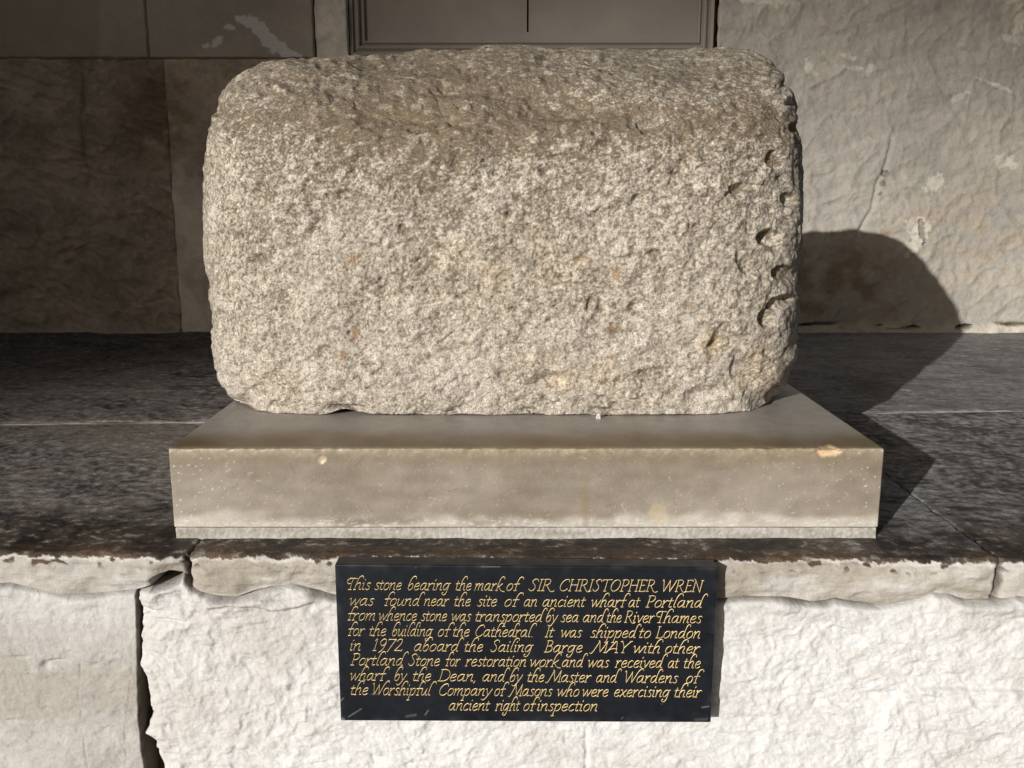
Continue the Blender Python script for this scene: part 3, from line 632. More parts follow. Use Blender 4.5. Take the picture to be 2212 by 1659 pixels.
# draw the block in until its outline is the real one (bottom left to the flat cut)
UC, VC = 1090.0, 520.0
to = np.arctan2(OUT[:, 1] - VC, OUT[:, 0] - UC); ro = np.hypot(OUT[:, 1] - VC, OUT[:, 0] - UC); oo = np.argsort(to)
to3 = np.concatenate([to[oo] - 2 * np.pi, to[oo], to[oo] + 2 * np.pi]); ro3 = np.tile(ro[oo], 3)
NB = 720
def fit_outline(P):
    for it in range(4):
        P[:, 2] = np.maximum(P[:, 2], Z_PED - .004)
        U, Vv = proj(P); t_ = np.arctan2(Vv - VC, U - UC); r_ = np.hypot(Vv - VC, U - UC)
        bi = np.clip(((t_ + np.pi) / (2 * np.pi) * NB).astype(int), 0, NB - 1); mx = np.zeros(NB); np.maximum.at(mx, bi, r_)
        tb = (np.arange(NB) + .5) / NB * 2 * np.pi - np.pi
        f_ = np.interp(tb, to3, ro3) / np.maximum(mx, 1)
        f_[(np.sin(tb) * mx + VC > 855) & (np.abs(np.cos(tb) * mx) < 560)] = 1
        f_ = np.convolve(np.pad(f_, 4, mode='wrap'), np.hanning(11)[1:-1] / np.hanning(11).sum(), 'valid')
        sf = np.interp(t_, np.concatenate([tb - 2 * np.pi, tb, tb + 2 * np.pi]), np.tile(f_, 3))
        sf = 1 + (sf - 1) * sst(.0, .55, r_ / np.interp(t_, tb, mx))
        x_, _, z_ = on_y(UC + (U - UC) * sf, VC + (Vv - VC) * sf, P[:, 1]); P[:, 0] = x_; P[:, 2] = z_
    P[:, 2] = np.maximum(P[:, 2], Z_PED - .004)
    return P
def vert_normals(P, Q):
    d1 = P[Q[:, 2]] - P[Q[:, 0]]; d2 = P[Q[:, 3]] - P[Q[:, 1]]; fn = np.cross(d1, d2)
    N = np.zeros_like(P)
    for i in range(4):
        for a in range(3): N[:, a] += np.bincount(Q[:, i], fn[:, a], len(P))
    return N / np.maximum(np.linalg.norm(N, axis=1), 1e-12)[:, None]
P = fit_outline(P)
N = vert_normals(P, Q)
P = P + N * (.0065 * n3(P, 4.5, 1) + .0048 * n3(P, 11, 2))[:, None]
P = fit_outline(P)
N = vert_normals(P, Q)
U, Vv = proj(P); vis = sst(-.1, .25, -N[:, 1] + .4 * N[:, 2] * (N[:, 2] > 0))
a1 = n3(P, 4.5, 1); a2 = n3(P, 11, 2); a3 = n3(P, 26, 3); a4 = n3(P, 60, 4); a5 = n3(P, 130, 5); a6 = n3(P, 260, 6)
k = .0030 * a3 + .0017 * a4 + .0009 * a5 + .0005 * a6 - .006 * np.abs(n3(P, 6.5, 7)) - .004 * np.abs(n3(P, 14, 8))
k -= .0030 * np.clip(np.abs(a3) * -1 + .12, 0, 1) / .12 * np.clip(.3 + a1, 0, 1)
def crater(u, v, ru, rv, d, tilt=0.0):
    du, dv = U - u, Vv - v
    if tilt: du, dv = du * math.cos(tilt) + dv * math.sin(tilt), -du * math.sin(tilt) + dv * math.cos(tilt)
    r2 = ((du / ru) ** 2 + (dv / rv) ** 2) * (1 + .30 * a3 + .20 * a4)
    return -1.25 * d * np.clip(1 - r2, 0, 1) ** .85 * np.clip(1 - .3 * du / ru, .3, 1.6) * vis
for cr_ in [(1408, 264, 30, 22, .018), (1596, 413, 19, 19, .012), (1676, 346, 22, 22, .010), (1706, 432, 19, 18, .016), (1664, 514, 30, 21, .020), (1697, 590, 26, 20, .013), (1606, 568, 14, 34, .008, -.5),
            (1656, 690, 19, 23, .018), (1692, 652, 34, 15, .015, -.45), (1274, 658, 7, 20, .006, .3), (755, 720, 7, 7, .006), (1256, 560, 18, 8, .004), (828, 520, 10, 8, .004), (1300, 660, 9, 16, .005),
            (1040, 620, 9, 12, .005), (870, 490, 11, 8, .005), (1232, 318, 26, 14, -.006), (700, 300, 20, 12, .006), (1180, 372, 20, 12, .006),
            (1380, 430, 18, 14, .006), (1210, 340, 18, 10, .005), (560, 560, 22, 16, .005), (1190, 820, 60, 16, .006, -.15), (1420, 815, 90, 22, .007, -.1), (1560, 740, 30, 46, .007, .4), (1620, 800, 44, 40, .008), (1530, 845, 60, 22, .006, -.3)]:
    k = k + crater(*cr_)
for _ in range(420):                                  # scattered shallow pocks all over the face
    r = rs.uniform(3, 11) * (1.5 if rs.rand() < .12 else 1)
    k = k + crater(rs.uniform(450, 1730), rs.uniform(115, 890), r * rs.uniform(.8, 1.5), r, rs.uniform(.0010, .0032), rs.uniform(-.8, .8)) if False else k
for u0, v0, ru, rv, d in ((900, 250, 190, 26, .012), (1290, 238, 200, 26, .012), (1095, 200, 120, 26, .006), (780, 340, 18, 22, .004), (1000, 190, 260, 20, .004), (1500, 215, 60, 30, -.005), (700, 205, 90, 30, .004)):
    k -= d * np.exp(-((U - u0) / ru) ** 2 - ((Vv - v0 - .03 * (U - u0)) / rv) ** 2) * vis
# pocks, evaluated only near each centre
order = np.argsort(U); Us = U[order]
for _ in range(1400):
    u0, v0 = rs.uniform(445, 1732), rs.uniform(112, 893); r = rs.uniform(3.5, 10) * (1.9 if rs.rand() < .12 else 1); d = rs.uniform(.0018, .0052) * (r / 7) ** .5 * (-1 if rs.rand() < .35 else 1)
    lo, hi = np.searchsorted(Us, [u0 - 2 * r, u0 + 2 * r]); ii = order[lo:hi]
    r2 = ((U[ii] - u0) / (r * 1.25)) ** 2 + ((Vv[ii] - v0) / r) ** 2
    k[ii] -= d * np.exp(-r2 * 1.6) * vis[ii]
crk = np.abs(Vv - (745 - 30 * sst(935, 990, U) - .06 * (U - 990))) ; k -= .006 * np.clip(1 - crk / 3.5, 0, 1) * sst(935, 945, U) * sst(1040, 1020, U) * vis
# flaky right flank, layered along the bedding
fl = sst(1690, 1732, U) * sst(.1, .6, N[:, 0]); k += .8 * fl * (.0035 * n3(P * np.array([1, 1, .45]), 34, 31) - .0035 * np.abs(n3(P * np.array([1, 1, .5]), 55, 32)))
# hollow under the foot
foot = sst(850, 885, Vv); k -= .016 * np.exp(-((U - 745) / 34) ** 2) * sst(872, 890, Vv) * vis
k -= .008 * (np.exp(-((U - 1310) / 30) ** 2) + np.exp(-((U - 1140) / 16) ** 2) + .7 * np.exp(-((U - 985) / 24) ** 2)) * sst(880, 893, Vv) * vis
P2 = P + N * k[:, None]
P2[:, 2] = np.where(P2[:, 2] < Z_PED + .0015, Z_PED + .0015 + .004 * np.clip(n3(P, 14, 41) + .5 * n3(P, 40, 42), -.2, 1) * (P2[:, 1] < 1.95), P2[:, 2])
P2[:, 2] += .012 * np.exp(-((U - 745) / 30) ** 2) * (P2[:, 2] < Z_PED + .02) * (P2[:, 1] < 1.95)
# colour: pale cream shell grit in a brown grey weathered ground
g1 = n3(P, 230, 51); g2 = n3(P, 120, 52); g3 = n3(P, 52, 53)
b1 = n3(P, 7, 54); b2 = n3(P, 16, 55)
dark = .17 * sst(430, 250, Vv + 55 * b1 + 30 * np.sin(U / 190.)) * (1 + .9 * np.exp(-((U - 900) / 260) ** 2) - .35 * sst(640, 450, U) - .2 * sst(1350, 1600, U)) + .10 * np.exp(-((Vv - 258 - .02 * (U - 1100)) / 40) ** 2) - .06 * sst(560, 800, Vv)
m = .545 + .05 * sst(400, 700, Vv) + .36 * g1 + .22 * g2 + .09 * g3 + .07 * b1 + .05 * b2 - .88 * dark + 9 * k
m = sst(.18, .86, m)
m = np.clip(m - .05 + .55 * sst(.20, .50, n3(P, 50, 57) + .22 * b2 + .12 * g2) * (.65 + .5 * g1), 0, 1)
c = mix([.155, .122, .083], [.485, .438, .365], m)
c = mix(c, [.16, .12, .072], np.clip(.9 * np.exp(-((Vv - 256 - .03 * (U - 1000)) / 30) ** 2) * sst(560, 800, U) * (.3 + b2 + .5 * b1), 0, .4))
c = mix(c, [.50, .45, .41], sst(640, 880, Vv) * .25 * np.clip(.5 + b1, 0, 1))
yel = np.clip(np.exp(-((U - 1620) / 60) ** 2 - ((Vv - 790) / 50) ** 2) + .8 * np.exp(-((U - 1545) / 26) ** 2 - ((Vv - 745) / 40) ** 2) + .5 * np.exp(-((U - 1230) / 120) ** 2 - ((Vv - 810) / 50) ** 2) + .5 * np.exp(-((U - 1080) / 160) ** 2 - ((Vv - 590) / 80) ** 2) + .5 * np.exp(-((U - 590) / 50) ** 2 - ((Vv - 830) / 36) ** 2), 0, 1)
c = mix(c, c * np.array([1.06, .90, .66]), yel * np.clip(.5 + b2, 0, 1))
for u0, v0, ru, rv in ((762, 560, 9, 13), (765, 722, 6, 14), (1326, 712, 11, 9), (1322, 772, 6, 6), (740, 772, 8, 7), (1330, 592, 8, 9), (1256, 560, 14, 5), (1490, 660, 6, 5)):
    c = mix(c, [.27, .16, .075], np.clip(1.15 * np.exp(-((U - u0) / ru) ** 2 - ((Vv - v0) / rv) ** 2) * (1 + .8 * g2), 0, .7) * vis)
c = mix(c, [.72, .66, .56], (np.exp(-((U - 1703) / 10) ** 2 - ((Vv - 215) / 22) ** 2) + .6 * np.exp(-((U - 1230) / 24) ** 2 - ((Vv - 318) / 12) ** 2)) * np.clip(.7 + g2, 0, 1))
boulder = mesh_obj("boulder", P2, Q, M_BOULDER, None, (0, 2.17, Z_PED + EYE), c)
tag(boulder, "big rounded block of pitted weathered pale stone resting on the pedestal", "boulder")

# a splinter of white stone by its foot
V, Q, N = box_grid((0, 0, 0), (.0045, .004, .0065), .002, .0016)
V = V * (1 + .35 * n3(V + 5, 160, 1))[:, None]; V[:, 0] *= 1 - .5 * (V[:, 2] > 0) * V[:, 2] / .0065
pc = np.array([float(q) for q in on_z(1293, 904, Z_PED)]); pc[2] += .0045
ch = mesh_obj("stone_chip", V + pc, Q, flat_mat("white_chip", (.5, .48, .45), .9, .2), None, (pc[0], pc[1], Z_PED + EYE))
tag(ch, "tiny white stone chip lying at the front foot of the boulder", "stone chip")

# ------------------------------------------------------------------ plaque
TP = .034
def y_plq(x): return y_front(x) - TP
def on_plq(u, v):
    u = np.asarray(u, float); v = np.asarray(v, float); a, b, c_ = ray(u, v)
    k_ = (1.454 - .0210 * .76 - TP) / (b + .0210 * a); return np.stack([a * k_, b * k_, c_ * k_], -1)
PLQ = thing("plaque", (.02, 1.45, -.74 + EYE), "black slate plaque with gold italic inscription fixed to the low wall", "plaque")
PLB = (.02, 1.45, -.74 + EYE)
TL, TR, BR, BL = [on_plq(u, v) for u, v in ((723, 1219.5), (1551.5, 1226), (1535.5, 1561), (736, 1557))]
V, Q, N = box_grid((0, 0, 0), (1, 1, 1), .0001, 1.0) if False else (None, None, None)
hx, hz = .317, .142
V, Q, N = box_grid((0, 0, 0), (hx, .017, hz), .0022, (.0020, .006, .0020))
s = (V[:, 0] / hx + 1) / 2; t = (V[:, 2] / hz + 1) / 2; d = (V[:, 1] + .017) / .034
B = (BL * (1 - s)[:, None] + BR * s[:, None]) * (1 - t)[:, None] + (TL * (1 - s)[:, None] + TR * s[:, None]) * t[:, None]
B[:, 1] += d * TP * 1.0
U, Vv = proj(B); frontm = (N[:, 1] < -.5)
f = n3(V, 9, 3); f2 = n3(V, 40, 4)
c = mix([.0050, .0068, .0105], [.0088, .0108, .0145], np.clip(.5 + .6 * f + .2 * f2, 0, 1))
c = mix(c, [.05, .055, .06], np.clip(np.exp(-((hz - np.abs(V[:, 2])) / .006)) + np.exp(-((hx - np.abs(V[:, 0])) / .006)), 0, 1) * np.clip(.1 + .7 * f2, 0, .5))
def scratch(u0, v0, u1, v1, w, a):
    global c
    L = math.hypot(u1 - u0, v1 - v0); du = ((U - u0) * (u1 - u0) + (Vv - v0) * (v1 - v0)) / L; dv = (-(U - u0) * (v1 - v0) + (Vv - v0) * (u1 - u0)) / L
    c = mix(c, [.30, .29, .27], ((du > 0) & (du < L)) * np.clip(1.4 - np.abs(dv) / w, 0, 1) * a * .7 * frontm)
for q in ((752, 1549, 781, 1531, 1.2, .6), (732, 1518, 742, 1508, 1.3, .6), (918, 1545, 926, 1533, 1.1, .6), (876, 1548, 900, 1544, 2.5, .25), (897, 1228, 900, 1224, 1, .5), (1040, 1224, 1080, 1224, 1.2, .35), (1515, 1528, 1532, 1526, 1.8, .45),
          (1500, 1555, 1530, 1553, 2.5, .18), (800, 1500, 816, 1500, 1, .3), (737, 1552, 744, 1556, 3, .6), (1299, 1437, 1302, 1446, 1.2, .4), (1428, 1520, 1431, 1521, 1.3, .4), (1340, 1555, 1346, 1549, 1, .4)): scratch(*q)
crack = np.abs(Vv - (1352 + .155 * (U - 1410))); c = mix(c, [.002, .002, .002], np.clip(1.3 - crack / 1.2, 0, 1) * (U > 1408) * frontm)
mesh_obj("slate_slab", B, Q, M_SLATE, PLQ, PLB, c)

# ---- lettering: pen skeletons of a chancery italic (x-height 1), swept with a broad nib
G = {
 'a': ([[(.66, .93), (.42, 1.0), (.16, .80), (.05, .38), (.14, .05), (.34, .08), (.56, .40), (.68, .92)], [(.70, 1.0), (.66, .5), (.64, .12), (.70, .0), (.84, .08)]], .92),
 'b': ([[(.86, 1.62), (.84, 1.86), (.66, 2.0), (.42, 1.90), (.24, 1.5), (.12, .9), (.07, .4), (.16, .05), (.36, .0), (.58, .25), (.62, .66), (.48, .92), (.30, .84), (.13, .55)]], .78),
 'c': ([[(.62, .86), (.44, 1.0), (.20, .85), (.06, .42), (.14, .07), (.34, .0), (.60, .18)]], .70),
 'd': ([[(.62, .93), (.40, 1.0), (.16, .80), (.05, .38), (.14, .05), (.32, .06), (.52, .36), (.64, .8)], [(1.16, 1.66), (1.12, 1.88), (.96, 1.98), (.80, 1.82), (.70, 1.35), (.64, .6), (.62, .12), (.68, .0), (.80, .05)]], .90),
 'e': ([[(.09, .48), (.36, .52), (.60, .70), (.56, .94), (.38, 1.0), (.17, .83), (.06, .42), (.14, .06), (.36, .0), (.64, .20)]], .74),
 'f': ([[(.92, 1.66), (.88, 1.88), (.68, 1.98), (.46, 1.82), (.34, 1.35), (.28, .7), (.24, .0)], [(.10, .0), (.40, .0)], [(.0, .90), (.18, .96), (.62, .98)]], .62),
 'g': ([[(.66, .93), (.42, 1.0), (.16, .80), (.05, .38), (.14, .05), (.34, .08), (.56, .40), (.68, .92)], [(.72, 1.0), (.66, .3), (.56, -.35), (.36, -.68), (.12, -.66), (.05, -.45), (.16, -.32)], [(.66, .95), (.86, 1.0)]], .92),
 'h': ([[(.84, 1.62), (.82, 1.86), (.64, 2.0), (.42, 1.90), (.26, 1.5), (.14, .8), (.08, .0)], [(-.06, .0), (.20, .0)], [(.12, .55), (.28, .86), (.50, 1.0), (.64, .86), (.60, .45), (.58, .10), (.64, .0), (.78, .06)]], .88),
 'i': ([[(.0, .86), (.14, 1.0), (.12, .55), (.08, .12), (.14, .0), (.28, .06)], [(.16, 1.36), (.22, 1.52)]], .38),
 'k': ([[(.84, 1.66), (.80, 1.88), (.62, 2.0), (.42, 1.90), (.26, 1.5), (.14, .8), (.08, .0)], [(-.06, .0), (.20, .0)], [(.66, 1.0), (.38, .68), (.13, .48)], [(.24, .56), (.46, .20), (.74, -.10), (1.10, -.16)]], .86),
 'l': ([[(.82, 1.66), (.78, 1.88), (.60, 2.0), (.40, 1.88), (.24, 1.45), (.13, .7), (.10, .14), (.16, .0), (.30, .06)]], .42),
 'm': ([[(.0, .86), (.14, 1.0), (.10, .5), (.06, .0)], [(.10, .5), (.26, .86), (.44, 1.0), (.54, .86), (.50, .4), (.48, .0)], [(.52, .5), (.68, .86), (.86, 1.0), (.96, .86), (.92, .45), (.90, .10), (.96, .0), (1.08, .06)]], 1.18),
 'n': ([[(.0, .86), (.14, 1.0), (.10, .5), (.06, .0)], [(.10, .5), (.28, .86), (.50, 1.0), (.62, .86), (.58, .45), (.56, .10), (.62, .0), (.75, .06)]], .84),
 'o': ([[(.38, 1.0), (.16, .84), (.05, .42), (.14, .05), (.34, .0), (.58, .20), (.68, .60), (.58, .92), (.38, 1.0)]], .78),
 'p': ([[(.0, .86), (.14, 1.0), (.12, .4), (.04, -.30), (-.04, -.74)], [(-.18, -.74), (.14, -.70)], [(.12, .55), (.32, .92), (.54, .98), (.68, .70), (.60, .25), (.38, .0), (.16, .06), (.10, .2)]], .80),
 'r': ([[(.0, .86), (.14, 1.0), (.10, .5), (.06, .0)], [(-.06, .0), (.18, .0)], [(.10, .5), (.28, .84), (.46, 1.0), (.60, .88)]], .62),
 's': ([[(.54, .88), (.38, 1.0), (.18, .90), (.18, .68), (.40, .46), (.48, .22), (.32, .0), (.14, .02), (.0, .14)]], .60),
 't': ([[(.22, 1.36), (.16, .8), (.12, .14), (.20, .0), (.40, .10)], [(-.04, .92), (.46, .98)]], .50),
 'u': ([[(.0, .86), (.14, 1.0), (.10, .5), (.10, .14), (.22, .0), (.44, .20), (.62, .7)], [(.68, 1.0), (.62, .5), (.60, .12), (.66, .0), (.80, .06)]], .86),
 'v': ([[(-.02, .90), (.10, 1.0), (.20, .5), (.28, .0)], [(.28, .0), (.50, .5), (.70, 1.0)]], .72),
 'w': ([[(-.04, .90), (.08, 1.0), (.16, .5), (.22, .0)], [(.22, .0), (.42, .5), (.58, 1.0)], [(.56, .98), (.62, .5), (.68, .0)], [(.68, .0), (.90, .5), (1.10, 1.0)]], 1.10),
 'x': ([[(.0, .92), (.14, 1.0), (.34, .5), (.56, .0), (.70, .08)], [(.68, 1.0), (.34, .5), (.0, .0)]], .76),
 'y': ([[(-.02, .90), (.10, 1.0), (.20, .5), (.30, .04)], [(.74, 1.0), (.46, .30), (.18, -.30), (-.08, -.62), (-.30, -.58), (-.34, -.42)]], .76),
 'S': ([[(.84, 1.22), (.72, 1.46), (.44, 1.50), (.24, 1.26), (.34, .98), (.56, .70), (.64, .36), (.44, .02), (.16, .02), (.02, .28)]], .86),
 'I': ([[(.18, 1.48), (.16, .8), (.14, .0)], [(.04, 1.48), (.34, 1.48)], [(.0, .0), (.30, .0)]], .34),
 'R': ([[(.16, 1.48), (.14, .8), (.12, .0)], [(-.02, .0), (.28, .0)], [(.02, 1.46), (.42, 1.50), (.70, 1.32), (.66, .98), (.40, .76), (.16, .74)], [(.40, .76), (.66, .30), (.92, -.06), (1.16, -.10), (1.30, .02)]], 1.0),
 'C': ([[(1.02, 1.16), (.96, 1.42), (.70, 1.50), (.34, 1.28), (.10, .72), (.18, .20), (.46, .0), (.76, .08), (.96, .30)]], 1.06),
 'H': ([[(.14, 1.48), (.12, .0)], [(.90, 1.48), (.88, .0)], [(.13, .78), (.90, .78)], [(.0, 1.48), (.28, 1.48)], [(.76, 1.48), (1.04, 1.48)], [(-.02, .0), (.26, .0)], [(.74, .0), (1.02, .0)]], 1.08),
 'T': ([[(.50, 1.46), (.48, .7), (.46, .0)], [(.32, .0), (.62, .0)], [(-.02, 1.32), (.04, 1.46), (.50, 1.47), (1.04, 1.50)]], .92),
 'Q': ([[(.62, 1.46), (.56, .7), (.52, .0)], [(.30, .0), (.68, .0)], [(.40, .80), (.16, .76), (.0, .98), (.04, 1.28), (.30, 1.46), (.70, 1.46), (1.10, 1.44)]], .96),
 'O': ([[(.62, 1.50), (.28, 1.28), (.08, .72), (.18, .18), (.48, .0), (.86, .24), (1.06, .80), (.94, 1.32), (.62, 1.50)]], 1.14),
 'P': ([[(.16, 1.48), (.14, .8), (.12, .0)], [(-.04, .0), (.32, .0)], [(.0, 1.44), (.42, 1.50), (.74, 1.30), (.70, .94), (.44, .70), (.16, .72)]], .82),
 'E': ([[(.14, 1.48), (.12, .0)], [(.02, 1.48), (.66, 1.48), (.68, 1.36)], [(.13, .78), (.56, .80)], [(.0, .0), (.64, .0), (.72, .14)]], .76),
 'W': ([[(-.06, 1.40), (.06, 1.48), (.20, .7), (.32, .0)], [(.32, .0), (.60, .8), (.80, 1.48)], [(.78, 1.48), (.88, .7), (.98, .0)], [(.98, .0), (1.28, .8), (1.50, 1.48)]], 1.50),
 'V': ([[(-.06, 1.38), (.06, 1.48), (.20, .7), (.32, .0)], [(.32, .0), (.60, .8), (.78, 1.40)], [(.76, 1.42), (.86, .7), (.94, .0)], [(.94, .0), (1.18, .7), (1.44, 1.40), (1.68, 1.76), (1.92, 1.80), (2.0, 1.56)]], 1.42),
 'N': ([[(.12, 1.30), (.10, .0)], [(-.02, .0), (.24, .0)], [(-.10, 1.66), (.10, 1.48), (.48, .74), (.88, -.08)], [(.90, 1.44), (.88, .6), (.88, -.08)], [(.76, 1.46), (1.04, 1.46)]], 1.04),
 'L': ([[(.16, 1.48), (.14, .0)], [(.02, 1.48), (.30, 1.48)], [(.0, .0), (.62, .0), (.74, .20)]], .80),
 'M': ([[(-.42, -.02), (-.28, -.14), (-.10, .10), (.14, .8), (.34, 1.48)], [(.20, 1.54), (.36, 1.44), (.48, .8), (.64, .08)], [(.64, .08), (.92, .8), (1.16, 1.50)], [(1.14, 1.46), (1.16, .7), (1.16, .0)], [(1.02, .0), (1.32, .0)]], 1.34),
 'A': ([[(-.12, .0), (.20, .7), (.58, 1.46)], [(.50, 1.46), (.70, 1.40), (.80, .7), (.90, .0)], [(.02, .30), (.34, .50), (.86, .52)], [(.76, .0), (1.06, .0)]], 1.06),
 'Y': ([[(-.06, 1.42), (.10, 1.48), (.26, 1.1), (.42, .66)], [(.98, 1.48), (.72, 1.1), (.42, .66)], [(.42, .66), (.40, .0)], [(.26, .0), (.56, .0)], [(.86, 1.46), (1.12, 1.50)]], .96),
 'B': ([[(.16, 1.48), (.14, .8), (.12, .0)], [(.02, 1.46), (.42, 1.50), (.66, 1.32), (.62, 1.0), (.40, .82), (.16, .80)], [(.40, .82), (.66, .70), (.76, .40), (.58, .08), (.28, .0), (-.04, .0)]], .88),
 'D': ([[(.16, 1.48), (.14, .8), (.12, .0)], [(.0, 1.46), (.46, 1.50), (.90, 1.26), (1.06, .74), (.90, .24), (.50, .0), (-.06, .0)]], 1.12),
 '1': ([[(.02, 1.28), (.22, 1.52), (.20, .8), (.16, .0)], [(.0, .0), (.36, .0)]], .56),
 '9': ([[(.72, 1.10), (.64, 1.42), (.40, 1.52), (.14, 1.30), (.10, .92), (.30, .66), (.56, .78), (.74, 1.16), (.66, .70), (.46, .10), (.12, -.26)]], .88),
 '7': ([[(.02, 1.36), (.08, 1.48), (.40, 1.46), (.88, 1.48)], [(.88, 1.48), (.60, .90), (.36, .30), (.16, -.14)]], .92),
 '2': ([[(.08, 1.20), (.24, 1.46), (.52, 1.50), (.66, 1.24), (.52, .80), (.24, .36), (.0, .02)], [(.0, .02), (.50, .03), (.80, .0), (.86, .16)]], .9),
 '.': ([[(.06, .06), (.14, -.02)]], .22),
 ',': ([[(.12, .08), (.16, -.04), (.02, -.26)]], .24),
}
def smooth_line(p, n=7):
    p = np.array(p, float)
    if len(p) == 2: return p[0] + np.linspace(0, 1, 4)[:, None] * (p[1] - p[0])
    q = np.concatenate([[2 * p[0] - p[1]], p, [2 * p[-1] - p[-2]]]); out = []
    for i in range(1, len(q) - 2):
        t = np.linspace(0, 1, n, endpoint=False)[:, None]
        out.append(.5 * (2 * q[i] + (q[i + 1] - q[i - 1]) * t + (2 * q[i - 1] - 5 * q[i] + 4 * q[i + 1] - q[i + 2]) * t ** 2 + (3 * q[i] - q[i - 1] - 3 * q[i + 1] + q[i + 2]) * t ** 3))
    out.append(p[-1:]); return np.concatenate(out)
LINES = [
 (210, 222, "Qhis 118 247|stone 263 410|bearing 442 672|the 697 782|mark 797 962|of 968 1062|SIR 1085 1222|CHRISTOPHER 1252 1773|WREN 1800 2022"),
 (294, 306, "was 132 265|found 316 534|near 527 664|the 690 778|site 810 918|of 957 1060|an 1060 1130|ancient 1160 1392|wharf 1420 1628|at 1618 1682|Portland 1707 2042"),
 (373, 389, "from 120 268|whence 287 492|stone 510 652|was 675 782|transported 803 1187|by 1178 1245|sea 1255 1352|and 1375 1512|the 1502 1582|River 1593 1760|Qhames 1766 2012"),
 (455, 470, "for 122 215|the 238 328|building 358 578|of 602 692|the 683 772|Cathedral. 803 1130|It 1170 1226|was 1258 1372|shipped 1412 1687|to 1675 1738|London 1760 2000"),
 (534, 551, "in 133 190|1972 253 416|aboard 475 742|the 745 844|Sailing 882 1113|Barge 1166 1374|MAY 1408 1642|with 1645 1804|other 1813 2002"),
 (612, 629, "Portland 135 447|Stone 445 614|for 642 724|restoration 745 1072|work 1093 1262|and 1263 1402|was 1402 1518|received 1543 1827|at 1828 1890|the 1913 2003"),
 (693, 709, "wharf 135 347|by 370 440|the 470 567|Dean, 600 802|and 840 987|by 985 1057|the 1080 1170|Master 1173 1422|and 1445 1582|Vardens 1600 1885|of 1925 2022"),
 (770, 784, "the 138 232|Vorshipful 256 596|Company 610 895|of 903 982|Masons 973 1215|who 1238 1357|were 1372 1512|exercising 1541 1844|their 1863 2010"),
 (850, 861, "ancient 660 882|right 905 1042|of 1058 1145|inspection 1130 1452"),
]
XH, SL = 36.5, .20                                   # x-height in the measured drawing, slant
LV, LQ = [], []; nv = 0
NIB = math.radians(38); nibv = np.array([math.cos(NIB), math.sin(NIB)])
for y0, y1, txt in LINES:
    for wd in txt.split('|'):
        s_, a_, b_ = wd.split(' '); a_, b_ = float(a_), float(b_); caps = s_.isupper() and len(s_) > 2
        strokes, pen = [], 0.0
        for ch_ in s_:
            sk, adv = G[ch_]
            for q in sk:
                p = smooth_line(q); p = p * [1, 1.12 if (ch_.isupper() or ch_.isdigit()) else 1]; p[:, 0] += pen + SL * p[:, 1]; strokes.append(p)
            pen += adv + (.10 if caps else .03)
        allp = np.concatenate(strokes); lo, hi = allp[:, 0].min(), allp[:, 0].max()
        for p in strokes:
            z = np.empty_like(p); z[:, 0] = a_ + 2 + (p[:, 0] - lo) / (hi - lo) * (b_ - a_ - 4)
            z[:, 1] = y0 + (y1 - y0) * (z[:, 0] - 120) / 1900 - p[:, 1] * XH
            tg = np.gradient(z, axis=0); tg /= np.maximum(np.linalg.norm(tg, axis=1), 1e-6)[:, None]
            nr = np.stack([-tg[:, 1], tg[:, 0]], 1)
            wdt = .92 + 1.10 * np.abs(tg[:, 0] * nibv[1] + tg[:, 1] * nibv[0])        # half width, zoom px
            z = z.copy(); z[0] -= tg[0] * .8; z[-1] += tg[-1] * .8
            n = len(z); rows = []
            for off, ht in ((-1, -.0004), (0, .0013), (1, -.0004)):
                q2 = z + nr * (wdt * off)[:, None]
                W3 = on_plq((1300 + q2[:, 0] / 1.3325) / 1.8517, (2200 + q2[:, 1] / 1.3325) / 1.8517); W3[:, 1] -= ht; rows.append(W3)
            LV.append(np.concatenate(rows)); i = np.arange(n - 1)
            for r_ in (0, 1): LQ.append(np.stack([nv + r_ * n + i, nv + r_ * n + i + 1, nv + (r_ + 1) * n + i + 1, nv + (r_ + 1) * n + i], 1))
            nv += 3 * n
mesh_obj("inscription", np.concatenate(LV), np.concatenate(LQ), M_GOLD, PLQ, PLB)

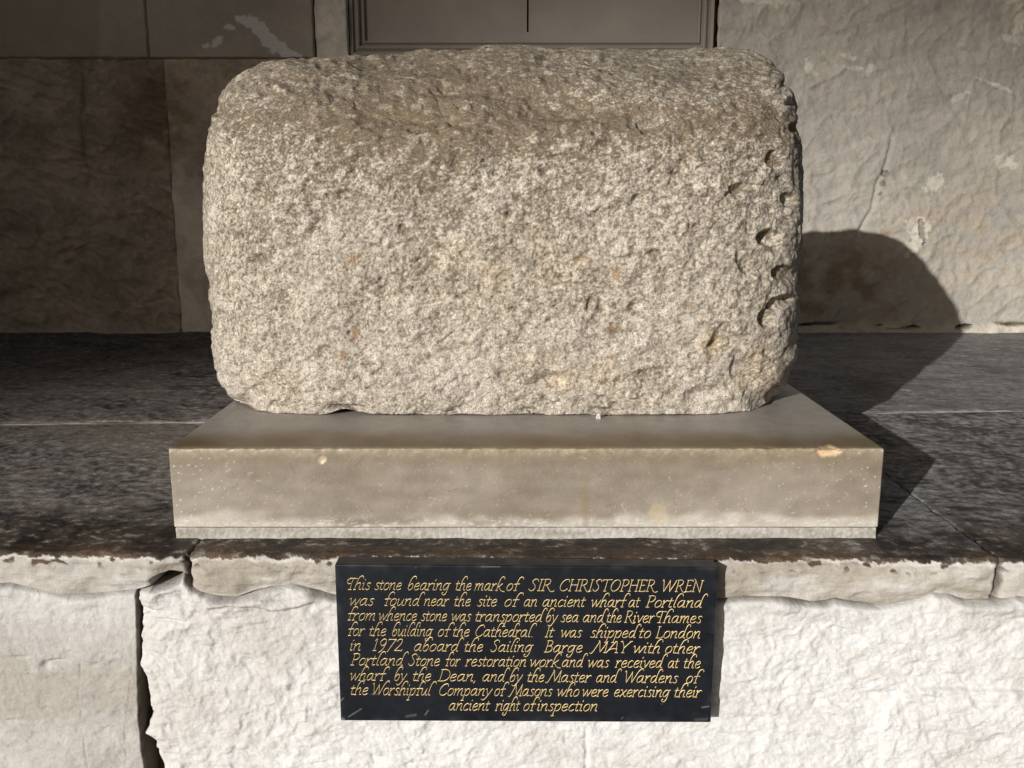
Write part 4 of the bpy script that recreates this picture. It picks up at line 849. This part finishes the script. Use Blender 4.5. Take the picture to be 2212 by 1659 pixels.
# ------------------------------------------------------------------ added unseen blockers of the sun: a side wall close by, a tall frame far off
r_h = np.array([SD[1], -SD[0], 0]); r_h /= np.linalg.norm(r_h)          # horizontal, across the light (towards picture right)
up_ = np.cross(r_h, SD); up_ = up_ if up_[2] > 0 else -up_
xb, yb_, zb_ = [float(q) for q in on_z(352, 719, Z_LEDGE)]
near = np.array([xb, yb_, 0]) - SD * 3.6; near[2] = 0
V, Q, _ = box_grid((near[0] - 1.6, near[1], (GROUND + 4.6) / 2), (1.6, .25, (4.6 - GROUND) / 2), .01, 1.0)
sw = mesh_obj("shading_wall", V, Q, flat_mat("shading_wall_stone", (.22, .19, .16), .9, .2, 0, .2, 4), None, (near[0] - 1.6, near[1], 0))
tag(sw, "added tall plain side wall, out of sight, shading the left of the ledge", "wall")

# added unseen frame towards the sun, shaped so the light fades upwards and left
TD = 150.0
P0 = -SD * TD
def far_box(name, a0, a1, z0, z1, parent):
    f_h = np.array([SD[0], SD[1], 0]); f_h /= np.linalg.norm(f_h)
    V = []
    for dz in (z0, z1):
        for a_, d_ in ((a0, 6.0), (a1, 6.0), (a1, 0), (a0, 0)):
            q = P0 + r_h * a_ + f_h * d_; V.append((q[0], q[1], dz))
    V = np.array(V)
    return mesh_obj(name, V, [[0, 1, 2, 3], [7, 6, 5, 4], [4, 5, 1, 0], [5, 6, 2, 1], [6, 7, 3, 2], [7, 4, 0, 3]], M_FAR, parent, (P0[0], P0[1], 0), smooth=False)
M_FAR = flat_mat("far_blocker_stone", (.3, .27, .23), .9, .2, 0, .15, .4)
FAR = thing("sun_blocker", (P0[0], P0[1], 0), "added tall far frame that dims the sun, out of sight behind the viewer", "light blocker")
EA, EB = -2.35, 1.45                                       # edges across the light: pier edge, underside of the lintel
zl_ = P0[2] + EB / math.cos(SUN_EL)
far_box("blocker_pier", -14, EA, GROUND, zl_ - .003, FAR)
far_box("blocker_pier", 8, 16, GROUND, zl_ - .003, FAR)
far_box("blocker_lintel", -14.2, 16.2, zl_, zl_ + 9, FAR)
